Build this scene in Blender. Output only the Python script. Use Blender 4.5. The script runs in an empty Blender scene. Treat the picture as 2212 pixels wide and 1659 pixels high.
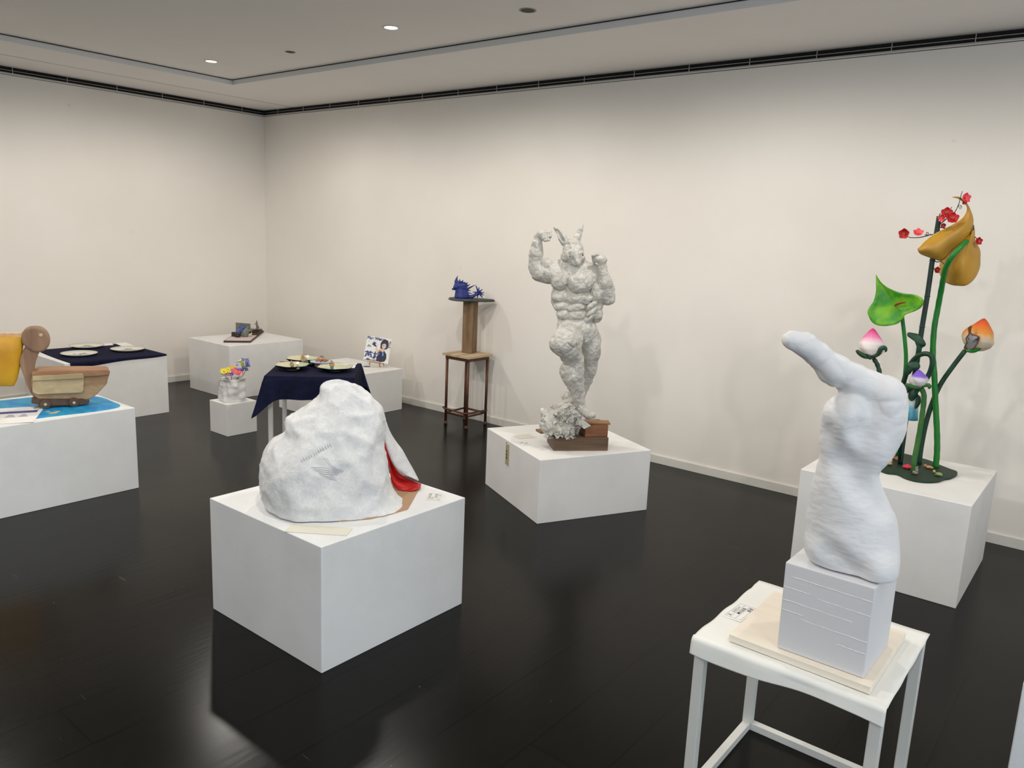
import bpy, math, random
import numpy as np
from mathutils import Vector, Matrix, noise

SC = bpy.context.scene
COL = SC.collection
random.seed(7)
R_ = math.radians

# ------------------------------------------------------------------ camera
CAMH = 1.6
FPX, YAW, PIT, ROL = 1683.243, R_(38.3732), R_(10.8417), R_(2.4756)
_f = np.array([-math.sin(YAW)*math.cos(PIT), math.cos(YAW)*math.cos(PIT), -math.sin(PIT)])
_r0 = np.array([math.cos(YAW), math.sin(YAW), 0.0]); _u0 = np.cross(_r0, _f)
CR = math.cos(ROL)*_r0+math.sin(ROL)*_u0
CU = -math.sin(ROL)*_r0+math.cos(ROL)*_u0
CO = np.array([0, 0, CAMH])
cd = bpy.data.cameras.new('camera'); cam = bpy.data.objects.new('camera', cd); COL.objects.link(cam)
cd.sensor_width = 36; cd.lens = FPX/2212*36; cd.clip_start = .05
cam.matrix_world = Matrix([[CR[0], CU[0], -_f[0], 0], [CR[1], CU[1], -_f[1], 0], [CR[2], CU[2], -_f[2], CAMH], [0, 0, 0, 1]])
SC.camera = cam

# ------------------------------------------------------------------ light and exposure
SC.view_settings.view_transform = 'Standard'; SC.view_settings.look = 'None'
SC.view_settings.gamma = 1; SC.view_settings.use_curve_mapping = False
SC.view_settings.exposure = -0.66
W = bpy.data.worlds.new('world'); SC.world = W; W.use_nodes = True
W.node_tree.nodes['Background'].inputs[0].default_value = (.75, .85, 1, 1)
W.node_tree.nodes['Background'].inputs[1].default_value = .6

def lamp(name, kind, loc, energy, color, rot=(0, 0, 0), **kw):
    l = bpy.data.lights.new(name, kind); l.energy = energy; l.color = color
    for k, v in kw.items(): setattr(l, k, v)
    o = bpy.data.objects.new(name, l); o.location = loc; o.rotation_euler = rot; COL.objects.link(o); return o
# daylight through the glazed front of the gallery, behind the visitor
lamp('daylight', 'AREA', (3.70, .3, 1.45), 70, (.80, .90, 1.0), (0, R_(90), 0), shape='RECTANGLE', size=2.2, size_y=3.2)
lamp('daylight', 'AREA', (2.0, -3.45, 1.40), 66, (.78, .89, 1.0), (R_(90), 0, R_(14)), shape='RECTANGLE', size=3.0, size_y=2.4)
# gallery downlights: one spot per lit fitting in the tray ceiling
CEIL, TRAY, WALLTOP = 2.767, 2.81, 2.712
XL, YR, XR, YB = -7.443, 5.005, 3.8, -3.6
DOWN = [(x, y) for x in (-5.82, -3.80, -1.80, .22, 2.2) for y in (3.46, 1.45, -.6)]
DOWN = [d for d in DOWN]
for (x, y) in DOWN:
    lamp('downlight_beam', 'SPOT', (x, y, TRAY-.055), 100*{-5.82: .74, -3.80: .84, -1.80: .80, .22: .60, 2.2: .45}[x]*(.5 if (x, y) == (.22, 1.45) else .8 if y < 0 else 1), (1.0, .95, .88), (0, 0, 0), spot_size=R_(177), spot_blend=.45, shadow_soft_size=.055)

# ------------------------------------------------------------------ pixel helpers (photo pixel -> place in the room)
def ray(px, py): return _f+CR*(px-1106)/FPX-CU*(py-829.5)/FPX
def onz(px, py, z):
    d = ray(px, py); return CO+d*((z-CAMH)/d[2])
def onx(px, py, x):
    d = ray(px, py); return CO+d*(x/d[0])
def ony(px, py, y):
    d = ray(px, py); return CO+d*(y/d[1])
class Frame:
    """upright working plane through a place, facing the room's entrance; q = metres in front of it"""
    def __init__(s, p):
        s.p = np.array(p, float); n = CO-s.p; n[2] = 0; s.n = n/np.linalg.norm(n)
        s.k = ((s.p-CO)@_f)/FPX
        s.s = np.array([-s.n[1], s.n[0], 0])
    def __call__(s, px, py, q=0.0):
        d = ray(px, py); t = ((s.p+s.n*q-CO)@s.n)/(d@s.n); return CO+d*t
    def px(s, P):
        d = np.array(P)-CO; z = d@_f; return (1106+FPX*(d@CR)/z, 829.5-FPX*(d@CU)/z)

# ------------------------------------------------------------------ materials
def srgb(c):
    if isinstance(c, str): c = tuple(int(c[i:i+2], 16)/255 for i in (0, 2, 4))
    return tuple((x/12.92 if x <= .04045 else ((x+.055)/1.055)**2.4) for x in c)+(1,)
MATS = {}
def mat(name, col, rough=.6, col2=None, nscale=8, nstr=0.0, bscale=60, bump=0.0, metal=0, emis=None, estr=0, spec=.5, bdist=.002, detail=4, coat=0, stretch=(1, 1, 1), lo=.35, hi=.65):
    if name in MATS: return MATS[name]
    m = bpy.data.materials.new(name); m.use_nodes = True; nt = m.node_tree; b = nt.nodes['Principled BSDF']
    b.inputs['Base Color'].default_value = srgb(col); b.inputs['Roughness'].default_value = rough
    b.inputs['Metallic'].default_value = metal; b.inputs['Specular IOR Level'].default_value = spec
    b.inputs['Coat Weight'].default_value = coat
    tc = nt.nodes.new('ShaderNodeTexCoord'); mp = nt.nodes.new('ShaderNodeMapping'); mp.inputs['Scale'].default_value = stretch
    nt.links.new(tc.outputs['Object'], mp.inputs[0])
    if col2 is not None:
        n = nt.nodes.new('ShaderNodeTexNoise'); n.inputs['Scale'].default_value = nscale; n.inputs['Detail'].default_value = detail
        r = nt.nodes.new('ShaderNodeValToRGB'); r.color_ramp.elements[0].color = srgb(col); r.color_ramp.elements[1].color = srgb(col2)
        r.color_ramp.elements[0].position = lo; r.color_ramp.elements[1].position = hi
        nt.links.new(mp.outputs[0], n.inputs['Vector']); nt.links.new(n.outputs['Fac'], r.inputs[0]); nt.links.new(r.outputs[0], b.inputs['Base Color'])
    if bump:
        n = nt.nodes.new('ShaderNodeTexNoise'); n.inputs['Scale'].default_value = bscale; n.inputs['Detail'].default_value = 5
        bp = nt.nodes.new('ShaderNodeBump'); bp.inputs['Strength'].default_value = bump; bp.inputs['Distance'].default_value = bdist
        nt.links.new(mp.outputs[0], n.inputs['Vector']); nt.links.new(n.outputs['Fac'], bp.inputs['Height']); nt.links.new(bp.outputs[0], b.inputs['Normal'])
    if emis: b.inputs['Emission Color'].default_value = srgb(emis); b.inputs['Emission Strength'].default_value = estr
    MATS[name] = m; return m
def ramp(nt, stops, fac):
    r = nt.nodes.new('ShaderNodeValToRGB')
    while len(r.color_ramp.elements) < len(stops): r.color_ramp.elements.new(.5)
    for e, (p, c) in zip(r.color_ramp.elements, stops): e.position = p; e.color = srgb(c)
    nt.links.new(fac, r.inputs[0]); return r.outputs[0]
def grad_mat(name, stops, z0, z1, rough=.5, nz=.25, nscale=9):
    """paint fading along the object's height (brushed pigment)"""
    m = mat(name, stops[0][1], rough); nt = m.node_tree; b = nt.nodes['Principled BSDF']
    tc = nt.nodes.new('ShaderNodeTexCoord'); sp = nt.nodes.new('ShaderNodeSeparateXYZ'); nt.links.new(tc.outputs['Object'], sp.inputs[0])
    mr = nt.nodes.new('ShaderNodeMapRange'); mr.inputs[1].default_value = z0; mr.inputs[2].default_value = z1
    nt.links.new(sp.outputs[2], mr.inputs[0])
    n = nt.nodes.new('ShaderNodeTexNoise'); n.inputs['Scale'].default_value = nscale; nt.links.new(tc.outputs['Object'], n.inputs['Vector'])
    ma = nt.nodes.new('ShaderNodeMath'); ma.operation = 'MULTIPLY_ADD'; ma.inputs[1].default_value = nz; nt.links.new(n.outputs['Fac'], ma.inputs[0]); 
    ad = nt.nodes.new('ShaderNodeMath'); ad.operation = 'SUBTRACT'; ad.inputs[1].default_value = nz/2; nt.links.new(mr.outputs[0], ma.inputs[2]); nt.links.new(ma.outputs[0], ad.inputs[0])
    nt.links.new(ramp(nt, stops, ad.outputs[0]), b.inputs['Base Color']); return m
def wood(name, c1, c2, c3, axis=0, scale=14, rough=.55, dist=5):
    m = mat(name, c1, rough); nt = m.node_tree; b = nt.nodes['Principled BSDF']
    tc = nt.nodes.new('ShaderNodeTexCoord'); mp = nt.nodes.new('ShaderNodeMapping')
    s = [1, 1, 1]; s[axis] = .09; mp.inputs['Scale'].default_value = s; nt.links.new(tc.outputs['Object'], mp.inputs[0])
    n = nt.nodes.new('ShaderNodeTexNoise'); n.inputs['Scale'].default_value = scale; n.inputs['Detail'].default_value = 6; n.inputs['Distortion'].default_value = 1.2
    nt.links.new(mp.outputs[0], n.inputs['Vector'])
    n2 = nt.nodes.new('ShaderNodeTexNoise'); n2.inputs['Scale'].default_value = scale*9; nt.links.new(mp.outputs[0], n2.inputs['Vector'])
    mx = nt.nodes.new('ShaderNodeMath'); mx.operation = 'MULTIPLY_ADD'; mx.inputs[1].default_value = .3
    sb = nt.nodes.new('ShaderNodeMath'); sb.operation = 'SUBTRACT'; sb.inputs[1].default_value = .15
    nt.links.new(n2.outputs['Fac'], mx.inputs[0]); nt.links.new(n.outputs['Fac'], mx.inputs[2]); nt.links.new(mx.outputs[0], sb.inputs[0])
    nt.links.new(ramp(nt, [(.3, c1), (.5, c2), (.7, c3)], sb.outputs[0]), b.inputs['Base Color'])
    bp = nt.nodes.new('ShaderNodeBump'); bp.inputs['Strength'].default_value = .3; bp.inputs['Distance'].default_value = .001
    nt.links.new(n2.outputs['Fac'], bp.inputs['Height']); nt.links.new(bp.outputs[0], b.inputs['Normal']); return m

M_wall = mat('wall_paint', (.93, .91, .88), .85, (.915, .893, .86), 1.3, bump=.25, bscale=90, bdist=.001)
# faint scuffs and filled nail holes on the wall
nt = M_wall.node_tree; b = nt.nodes['Principled BSDF']
n = nt.nodes.new('ShaderNodeTexNoise'); n.inputs['Scale'].default_value = 8; n.inputs['Detail'].default_value = 3
tc = nt.nodes.new('ShaderNodeTexCoord'); nt.links.new(tc.outputs['Object'], n.inputs['Vector'])
rr = nt.nodes.new('ShaderNodeMapRange'); rr.inputs[1].default_value = .735; rr.inputs[2].default_value = .80; nt.links.new(n.outputs['Fac'], rr.inputs[0])
src = b.inputs['Base Color'].links[0].from_socket
mx = nt.nodes.new('ShaderNodeMix'); mx.data_type = 'RGBA'; nt.links.new(rr.outputs[0], mx.inputs[0]); nt.links.new(src, mx.inputs[6]); mx.inputs[7].default_value = srgb((.865, .85, .82)); nt.links.new(mx.outputs[2], b.inputs['Base Color'])
M_ceil = mat('ceiling_paint', (.96, .945, .93), .9, (.95, .935, .92), 2)
M_trimw = mat('skirting_paint', (.86, .85, .82), .5)
M_strip = mat('tray_edge_paint', (.86, .86, .855), .55)
M_black = mat('slot_black', (.02, .02, .02), .8)
M_metal = mat('slot_metal', (.72, .71, .70), .4, metal=.6)
M_floor = mat('floor_boards', (.10, .095, .09), .38, spec=.13)
def floor_mat():
    m = M_floor; nt = m.node_tree; b = nt.nodes['Principled BSDF']
    tc = nt.nodes.new('ShaderNodeTexCoord'); sp = nt.nodes.new('ShaderNodeSeparateXYZ'); nt.links.new(tc.outputs['Object'], sp.inputs[0])
    cb = nt.nodes.new('ShaderNodeCombineXYZ'); nt.links.new(sp.outputs[1], cb.inputs[0]); so = nt.nodes.new('ShaderNodeMath'); so.operation = 'ADD'; so.inputs[1].default_value = .050; nt.links.new(sp.outputs[0], so.inputs[0]); nt.links.new(so.outputs[0], cb.inputs[1])
    br = nt.nodes.new('ShaderNodeTexBrick'); nt.links.new(cb.outputs[0], br.inputs['Vector'])
    br.inputs['Scale'].default_value = 1; br.inputs['Brick Width'].default_value = 1.82; br.inputs['Row Height'].default_value = .251; br.inputs['Mortar Size'].default_value = .0035
    br.inputs['Color1'].default_value = srgb((.062, .057, .049)); br.inputs['Color2'].default_value = srgb((.070, .064, .055)); br.inputs['Mortar'].default_value = srgb((.012, .012, .012)); br.offset = .5
    mp = nt.nodes.new('ShaderNodeMapping'); mp.inputs['Scale'].default_value = (14, 1.2, 1); nt.links.new(tc.outputs['Object'], mp.inputs[0])
    g = nt.nodes.new('ShaderNodeTexNoise'); g.inputs['Scale'].default_value = 3; g.inputs['Detail'].default_value = 8; nt.links.new(mp.outputs[0], g.inputs['Vector'])
    s2 = nt.nodes.new('ShaderNodeTexNoise'); s2.inputs['Scale'].default_value = 1.1; s2.inputs['Detail'].default_value = 3; nt.links.new(tc.outputs['Object'], s2.inputs['Vector'])
    mx = nt.nodes.new('ShaderNodeMix'); mx.data_type = 'RGBA'; mx.blend_type = 'MULTIPLY'; mx.inputs[0].default_value = .55
    nt.links.new(br.outputs['Color'], mx.inputs[6]); nt.links.new(ramp(nt, [(.2, (.55, .55, .55)), (.8, (1, 1, 1))], g.outputs['Fac']), mx.inputs[7])
    # pale scratches and dropped specks
    mp2 = nt.nodes.new('ShaderNodeMapping'); mp2.inputs['Rotation'].default_value = (0, 0, .5); mp2.inputs['Scale'].default_value = (1.5, 22, 1); nt.links.new(tc.outputs['Object'], mp2.inputs[0])
    v = nt.nodes.new('ShaderNodeTexNoise'); v.inputs['Scale'].default_value = 2.2; v.inputs['Detail'].default_value = 3; nt.links.new(mp2.outputs[0], v.inputs['Vector'])
    vr = nt.nodes.new('ShaderNodeMapRange'); vr.inputs[1].default_value = .73; vr.inputs[2].default_value = .80; vr.inputs[4].default_value = .35; nt.links.new(v.outputs['Fac'], vr.inputs[0])
    vo = nt.nodes.new('ShaderNodeTexVoronoi'); vo.inputs['Scale'].default_value = 6; nt.links.new(tc.outputs['Object'], vo.inputs['Vector'])
    vm = nt.nodes.new('ShaderNodeMapRange'); vm.inputs[1].default_value = .020; vm.inputs[2].default_value = .012; nt.links.new(vo.outputs['Distance'], vm.inputs[0])
    ad = nt.nodes.new('ShaderNodeMath'); ad.operation = 'MAXIMUM'; nt.links.new(vr.outputs[0], ad.inputs[0]); nt.links.new(vm.outputs[0], ad.inputs[1])
    m2 = nt.nodes.new('ShaderNodeMix'); m2.data_type = 'RGBA'; nt.links.new(ad.outputs[0], m2.inputs[0]); nt.links.new(mx.outputs[2], m2.inputs[6]); m2.inputs[7].default_value = srgb((.42, .37, .32))
    nt.links.new(m2.outputs[2], b.inputs['Base Color'])
    nt.links.new(ramp(nt, [(.3, (.45, .45, .45)), (.7, (.56, .56, .56))], s2.outputs['Fac']), b.inputs['Roughness'])
    bp = nt.nodes.new('ShaderNodeBump'); bp.inputs['Strength'].default_value = .25; bp.inputs['Distance'].default_value = .0015
    nt.links.new(g.outputs['Fac'], bp.inputs['Height']); nt.links.new(bp.outputs[0], b.inputs['Normal'])
floor_mat()
def plinth_mat(name, col, ribs):
    m = mat(name, col, .62); nt = m.node_tree; b = nt.nodes['Principled BSDF']
    tc = nt.nodes.new('ShaderNodeTexCoord'); wv = nt.nodes.new('ShaderNodeTexWave'); wv.bands_direction = 'Z'
    wv.inputs['Scale'].default_value = 52; wv.inputs['Distortion'].default_value = .35; wv.inputs['Detail'].default_value = 2; wv.inputs['Detail Scale'].default_value = 3
    nz = nt.nodes.new('ShaderNodeTexNoise'); nz.inputs['Scale'].default_value = 260; nt.links.new(tc.outputs['Object'], nz.inputs['Vector'])
    nt.links.new(tc.outputs['Object'], wv.inputs['Vector'])
    ad = nt.nodes.new('ShaderNodeMath'); ad.operation = 'MULTIPLY_ADD'; ad.inputs[1].default_value = ribs; nt.links.new(wv.outputs['Fac'], ad.inputs[0]); nt.links.new(nz.outputs['Fac'], ad.inputs[2])
    bp = nt.nodes.new('ShaderNodeBump'); bp.inputs['Strength'].default_value = .16; bp.inputs['Distance'].default_value = .0007
    nt.links.new(ad.outputs[0], bp.inputs['Height']); nt.links.new(bp.outputs[0], b.inputs['Normal'])
    n = nt.nodes.new('ShaderNodeTexNoise'); n.inputs['Scale'].default_value = 4; n.inputs['Detail'].default_value = 6; nt.links.new(tc.outputs['Object'], n.inputs['Vector'])
    c2 = tuple(x*.965 for x in col); nt.links.new(ramp(nt, [(.3, c2), (.6, col)], n.outputs['Fac']), b.inputs['Base Color']); return m
M_rib = plinth_mat('ribbed_white_wallpaper', (.92, .925, .925), 1.5)
M_fine = plinth_mat('fine_white_wallpaper', (.93, .925, .915), .35)
M_navy = mat('navy_cotton', (.075, .085, .17), .92, (.10, .11, .21), 25, bump=.3, bscale=300, bdist=.0006, spec=.13)
M_white = mat('white_paper', (.93, .93, .92), .7)
M_cream = mat('cream_paper', (.87, .86, .80), .7)
M_ink = mat('black_ink', (.13, .13, .13), .7)
M_grey = mat('grey_ink', (.5, .5, .5), .7)
M_frame = mat('white_painted_steel', (.84, .84, .82), .4)
M_plaster = mat('white_plaster', (.90, .895, .885), .6, (.86, .855, .84), 6, bump=.5, bscale=55, bdist=.004)

# ------------------------------------------------------------------ mesh helpers
class MB:
    def __init__(s): s.v = []; s.f = []
    def add(s, v, f):
        o = len(s.v); s.v += [tuple(map(float, p)) for p in v]; s.f += [tuple(i+o for i in q) for q in f]; return s
    def box(s, c, size, rz=0, rot=None):
        c = np.array(c, float); h = np.array(size)/2
        m = np.array(rot) if rot is not None else np.array([[math.cos(rz), -math.sin(rz), 0], [math.sin(rz), math.cos(rz), 0], [0, 0, 1]])
        v = [c+m@(np.array([x, y, z])*h) for z in (-1, 1) for y in (-1, 1) for x in (-1, 1)]
        return s.add(v, [(0, 2, 3, 1), (4, 5, 7, 6), (0, 1, 5, 4), (2, 6, 7, 3), (0, 4, 6, 2), (1, 3, 7, 5)])
    def hexa(s, low, up):
        return s.add(list(low)+list(up), [(3, 2, 1, 0), (4, 5, 6, 7)]+[(i, (i+1) % 4, 4+(i+1) % 4, 4+i) for i in range(4)])
    def prism(s, pts, z0, z1):
        n = len(pts); v = [(p[0], p[1], z0) for p in pts]+[(p[0], p[1], z1) for p in pts]
        return s.add(v, [tuple(range(n))[::-1], tuple(range(n, 2*n))]+[(i, (i+1) % n, n+(i+1) % n, n+i) for i in range(n)])
    def slab(s, pts, d):
        """polygon pts (3d, planar) thickened by vector d"""
        n = len(pts); d = np.array(d, float); v = [np.array(p, float) for p in pts]; v = v+[p+d for p in v]
        return s.add(v, [tuple(range(n))[::-1], tuple(range(n, 2*n))]+[(i, (i+1) % n, n+(i+1) % n, n+i) for i in range(n)])
    def tube(s, pts, r, n=12, cap=True):
        pts = [np.array(p, float) for p in pts]; m = len(pts); rs = [r]*m if np.isscalar(r) else list(r)
        T = [pts[min(i+1, m-1)]-pts[max(i-1, 0)] for i in range(m)]; T = [t/(np.linalg.norm(t)+1e-12) for t in T]
        a = np.array([0, 0, 1.]) if abs(T[0][2]) < .9 else np.array([1., 0, 0]); u = np.cross(T[0], a); u /= np.linalg.norm(u)
        v = []
        for i in range(m):
            u = u-T[i]*(u@T[i]); u /= np.linalg.norm(u); w = np.cross(T[i], u)
            v += [pts[i]+(u*math.cos(2*math.pi*k/n)+w*math.sin(2*math.pi*k/n))*rs[i] for k in range(n)]
        f = [(i*n+k, i*n+(k+1) % n, (i+1)*n+(k+1) % n, (i+1)*n+k) for i in range(m-1) for k in range(n)]
        if cap: f += [tuple(range(n))[::-1], tuple((m-1)*n+k for k in range(n))]
        return s.add(v, f)
    def lathe(s, prof, c, n=32, wob=None, axis=None, cap=(1, 1)):
        """prof: (radius, height) list"""
        c = np.array(c, float); v = []; m = len(prof)
        if axis is None: X, Y, Z = np.eye(3)
        else:
            Z = np.array(axis, float); Z /= np.linalg.norm(Z); a = np.array([0, 0, 1.]) if abs(Z[2]) < .9 else np.array([1., 0, 0])
            X = np.cross(a, Z); X /= np.linalg.norm(X); Y = np.cross(Z, X)
        for j, (r, h) in enumerate(prof):
            for k in range(n):
                t = 2*math.pi*k/n; q = r*(wob(t, j/(m-1)) if wob else 1); v.append(c+X*q*math.cos(t)+Y*q*math.sin(t)+Z*h)
        f = [(i*n+k, i*n+(k+1) % n, (i+1)*n+(k+1) % n, (i+1)*n+k) for i in range(m-1) for k in range(n)]
        if cap[0]: f.append(tuple(range(n))[::-1])
        if cap[1]: f.append(tuple((m-1)*n+k for k in range(n)))
        return s.add(v, f)
    def ball(s, c, r, n=12, sc=(1, 1, 1)):
        prof = [(max(1e-4, r*math.sin(math.pi*i/8))*1, -r*math.cos(math.pi*i/8)*sc[2]) for i in range(9)]
        o = len(s.v); s.lathe(prof, c, n)
        if sc[0] != 1 or sc[1] != 1:
            for i in range(o, len(s.v)):
                p = s.v[i]; s.v[i] = (c[0]+(p[0]-c[0])*sc[0], c[1]+(p[1]-c[1])*sc[1], p[2])
        return s
    def grid(s, P):
        """P[i][j] points; single sheet"""
        m, n = len(P), len(P[0])
        return s.add([p for row in P for p in row], [(i*n+j, i*n+j+1, (i+1)*n+j+1, (i+1)*n+j) for i in range(m-1) for j in range(n-1)])

def wpos(o):
    p = np.zeros(3)
    while o is not None: p += np.array(o.location); o = o.parent
    return p
def obj(name, mb, m, parent=None, smooth=False, bevel=0, solid=0, sub=0, loc=None, seg=2):
    V = np.array(mb.v if isinstance(mb, MB) else mb[0], float); F = mb.f if isinstance(mb, MB) else mb[1]
    if parent is None:
        base = np.array(loc) if loc is not None else np.array([(V[:, 0].min()+V[:, 0].max())/2, (V[:, 1].min()+V[:, 1].max())/2, V[:, 2].min()])
        off = base
    else:
        pw = wpos(parent); base = (np.array(loc)-pw) if loc is not None else np.zeros(3); off = pw+base
    me = bpy.data.meshes.new(name); me.from_pydata([tuple(p) for p in (V-off)], [], F if isinstance(F, list) else F.tolist())
    if smooth: me.polygons.foreach_set('use_smooth', [True]*len(me.polygons))
    me.update()
    o = bpy.data.objects.new(name, me); COL.objects.link(o); o.location = base
    if parent is not None: o.parent = parent
    ms = m if isinstance(m, (list, tuple)) else [m]
    for x in ms: me.materials.append(x)
    if sub: md = o.modifiers.new('s', 'SUBSURF'); md.levels = sub; md.render_levels = sub
    if solid: md = o.modifiers.new('t', 'SOLIDIFY'); md.thickness = solid; md.offset = 0
    if bevel: md = o.modifiers.new('b', 'BEVEL'); md.width = bevel; md.segments = seg; md.limit_method = 'ANGLE'
    return o
def tag(o, label, cat, group=None):
    o['label'] = label; o['category'] = cat
    if group: o['group'] = group
    return o
def thing(name, loc, label, cat, group=None):
    o = bpy.data.objects.new(name, None); o.empty_display_size = .05; o.location = [float(a) for a in loc]; COL.objects.link(o); return tag(o, label, cat, group)
def struct(name, mb, m, parent=None, **k):
    o = obj(name, mb, m, parent, **k)
    if parent is None: o['kind'] = 'structure'
    return o
def dup(root, loc, label, group=None, rz=0):
    r = root.copy(); COL.objects.link(r); r.location = loc; r.rotation_euler = (0, 0, rz); r['label'] = label
    if group: r['group'] = group
    for ch in list(root.children):
        c = ch.copy(); COL.objects.link(c); c.parent = r
        for g in ch.children:
            d = g.copy(); COL.objects.link(d); d.parent = c
    return r
def spline(pts, per=6):
    P = [np.array(p, float) for p in pts]; P = [2*P[0]-P[1]]+P+[2*P[-1]-P[-2]]; out = []
    for i in range(1, len(P)-2):
        for k in range(per):
            t = k/per; a, b, c, d = P[i-1:i+3]
            out.append(.5*((2*b)+(-a+c)*t+(2*a-5*b+4*c-d)*t*t+(-a+3*b-3*c+d)*t**3))
    out.append(P[-2]); return out
def interp(x, xs, ys): return float(np.interp(x, xs, ys))

# signed-distance sculpting: smooth unions of round cones and ellipsoids, meshed by surface nets
class SDF:
    def __init__(s): s.p = []
    def cone(s, a, b, r1, r2, k=.01): s.p.append(('c', np.array(a, float), np.array(b, float), r1, r2, k, 1)); return s
    def ell(s, c, r, ax=None, k=.01):
        s.p.append(('e', np.array(c, float), np.array(r, float), np.eye(3) if ax is None else np.array(ax, float), 0, k, 1)); return s
    def groove(s, pts, r, k=.006):
        for a, b in zip(pts[:-1], pts[1:]): s.p.append(('c', np.array(a, float), np.array(b, float), r, r, k, -1))
        return s
    def cutbox(s, lo, hi, k=.001): s.p.append(('b', np.array(lo, float), np.array(hi, float), 0, 0, k, -1)); return s
    def mesh(s, vox, disp=None):
        lo = np.full(3, 1e9); hi = -lo
        for q in s.p:
            if q[6] < 0: continue
            if q[0] == 'c': R = max(q[3], q[4]); a = np.minimum(q[1], q[2])-R; b = np.maximum(q[1], q[2])+R
            else: e = np.sqrt(((q[3]*q[2][:, None])**2).sum(0)); a = q[1]-e; b = q[1]+e
            lo = np.minimum(lo, a); hi = np.maximum(hi, b)
        lo -= 3*vox; hi += 3*vox; n = np.ceil((hi-lo)/vox).astype(int)+1
        D = np.full(n, .05, dtype=np.float32)
        for q in s.p:
            k = q[5]
            if q[0] == 'c': R = max(q[3], q[4]); a = np.minimum(q[1], q[2])-R; b = np.maximum(q[1], q[2])+R
            elif q[0] == 'e': e = np.sqrt(((q[3]*q[2][:, None])**2).sum(0)); a = q[1]-e; b = q[1]+e
            else: a, b = q[1], q[2]
            mg = max(k, 2*vox)+2*vox+ (.01 if q[6] > 0 else 0)
            i0 = np.clip(((a-mg-lo)/vox).astype(int), 0, n); i1 = np.clip(np.ceil((b+mg-lo)/vox).astype(int)+1, 0, n)
            if (i1 <= i0).any(): continue
            X, Y, Z = np.meshgrid(*[lo[j]+vox*np.arange(i0[j], i1[j]) for j in range(3)], indexing='ij')
            if q[0] == 'c':
                ab = q[2]-q[1]; L = float(ab@ab)+1e-12; px, py, pz = X-q[1][0], Y-q[1][1], Z-q[1][2]
                t = np.clip((px*ab[0]+py*ab[1]+pz*ab[2])/L, 0, 1)
                d = np.sqrt((px-ab[0]*t)**2+(py-ab[1]*t)**2+(pz-ab[2]*t)**2)-(q[3]+(q[4]-q[3])*t)
            elif q[0] == 'e':
                A = q[3]; px, py, pz = X-q[1][0], Y-q[1][1], Z-q[1][2]
                l = [(A[j][0]*px+A[j][1]*py+A[j][2]*pz) for j in range(3)]; r = q[2]
                k0 = np.sqrt(sum((l[j]/r[j])**2 for j in range(3))); k1 = np.sqrt(sum((l[j]/r[j]**2)**2 for j in range(3)))+1e-9
                d = k0*(k0-1)/k1; d = np.where(k0 < 1e-4, -r.min(), d)
            else:
                c = (a+b)/2; h = (b-a)/2; qx = np.abs(X-c[0])-h[0]; qy = np.abs(Y-c[1])-h[1]; qz = np.abs(Z-c[2])-h[2]
                d = np.minimum(np.maximum(np.maximum(qx, qy), qz), 0)+np.sqrt(np.maximum(qx, 0)**2+np.maximum(qy, 0)**2+np.maximum(qz, 0)**2)
            sl = tuple(slice(i0[j], i1[j]) for j in range(3)); O = D[sl]
            if q[6] > 0:
                h = np.maximum(k-np.abs(O-d), 0)/k; D[sl] = np.minimum(O, d)-h*h*k*.25
            else:
                h = np.maximum(k-np.abs(O+d), 0)/k; D[sl] = np.maximum(O, -d)+h*h*k*.25
        S = D < 0
        c = [D[i:n[0]-1+i, j:n[1]-1+j, l:n[2]-1+l] for i in (0, 1) for j in (0, 1) for l in (0, 1)]
        s_ = [x < 0 for x in c]; cnt = sum(x.astype(np.int8) for x in s_); act = (cnt > 0) & (cnt < 8)
        idx = -np.ones(act.shape, dtype=np.int64); ii = np.argwhere(act); idx[tuple(ii.T)] = np.arange(len(ii))
        vals = [x[act] for x in c]; off = [(i, j, l) for i in (0, 1) for j in (0, 1) for l in (0, 1)]
        acc = np.zeros((len(ii), 3)); w = np.zeros(len(ii))
        for a in range(8):
            for b in range(a+1, 8):
                if sum(abs(off[a][t]-off[b][t]) for t in range(3)) != 1: continue
                x, y = vals[a], vals[b]; cr = (x < 0) != (y < 0); t = np.where(cr, x/(x-y+1e-12), 0)
                p = np.array(off[a])[None]+t[:, None]*(np.array(off[b])-np.array(off[a]))[None]
                acc += p*cr[:, None]; w += cr
        V = lo+vox*(ii+acc/w[:, None]); Fs = []
        for ax in range(3):
            A = S[tuple(slice(0, -1) if t == ax else slice(None) for t in range(3))]; B = S[tuple(slice(1, None) if t == ax else slice(None) for t in range(3))]
            e = np.argwhere(A != B); sg = A[tuple(e.T)]; u, v = [(1, 2), (2, 0), (0, 1)][ax]
            ok = (e[:, u] > 0) & (e[:, v] > 0); 
            for t in (u, v): ok &= e[:, t] < n[t]-1
            e = e[ok]; sg = sg[ok]; du = np.eye(3, dtype=int)[u]; dv = np.eye(3, dtype=int)[v]
            q4 = [idx[tuple((e-x).T)] for x in (0*du, du, du+dv, dv)]
            Q = np.stack(q4, 1); Q[~sg] = Q[~sg][:, ::-1]; Fs.append(Q)
        F = np.concatenate(Fs); F = F[(F >= 0).all(1)]
        # keep only the largest-touching verts, one smoothing pass
        E = np.concatenate([F[:, [0, 1]], F[:, [1, 2]], F[:, [2, 3]], F[:, [3, 0]]])
        for _ in range(1):
            sm = np.zeros_like(V); ct = np.zeros(len(V))
            for j in range(3): sm[:, j] = np.bincount(E[:, 0], V[E[:, 1], j], len(V))+np.bincount(E[:, 1], V[E[:, 0], j], len(V))
            ct = np.bincount(E[:, 0], minlength=len(V))+np.bincount(E[:, 1], minlength=len(V)); V = .5*V+.5*sm/np.maximum(ct, 1)[:, None]
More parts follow.
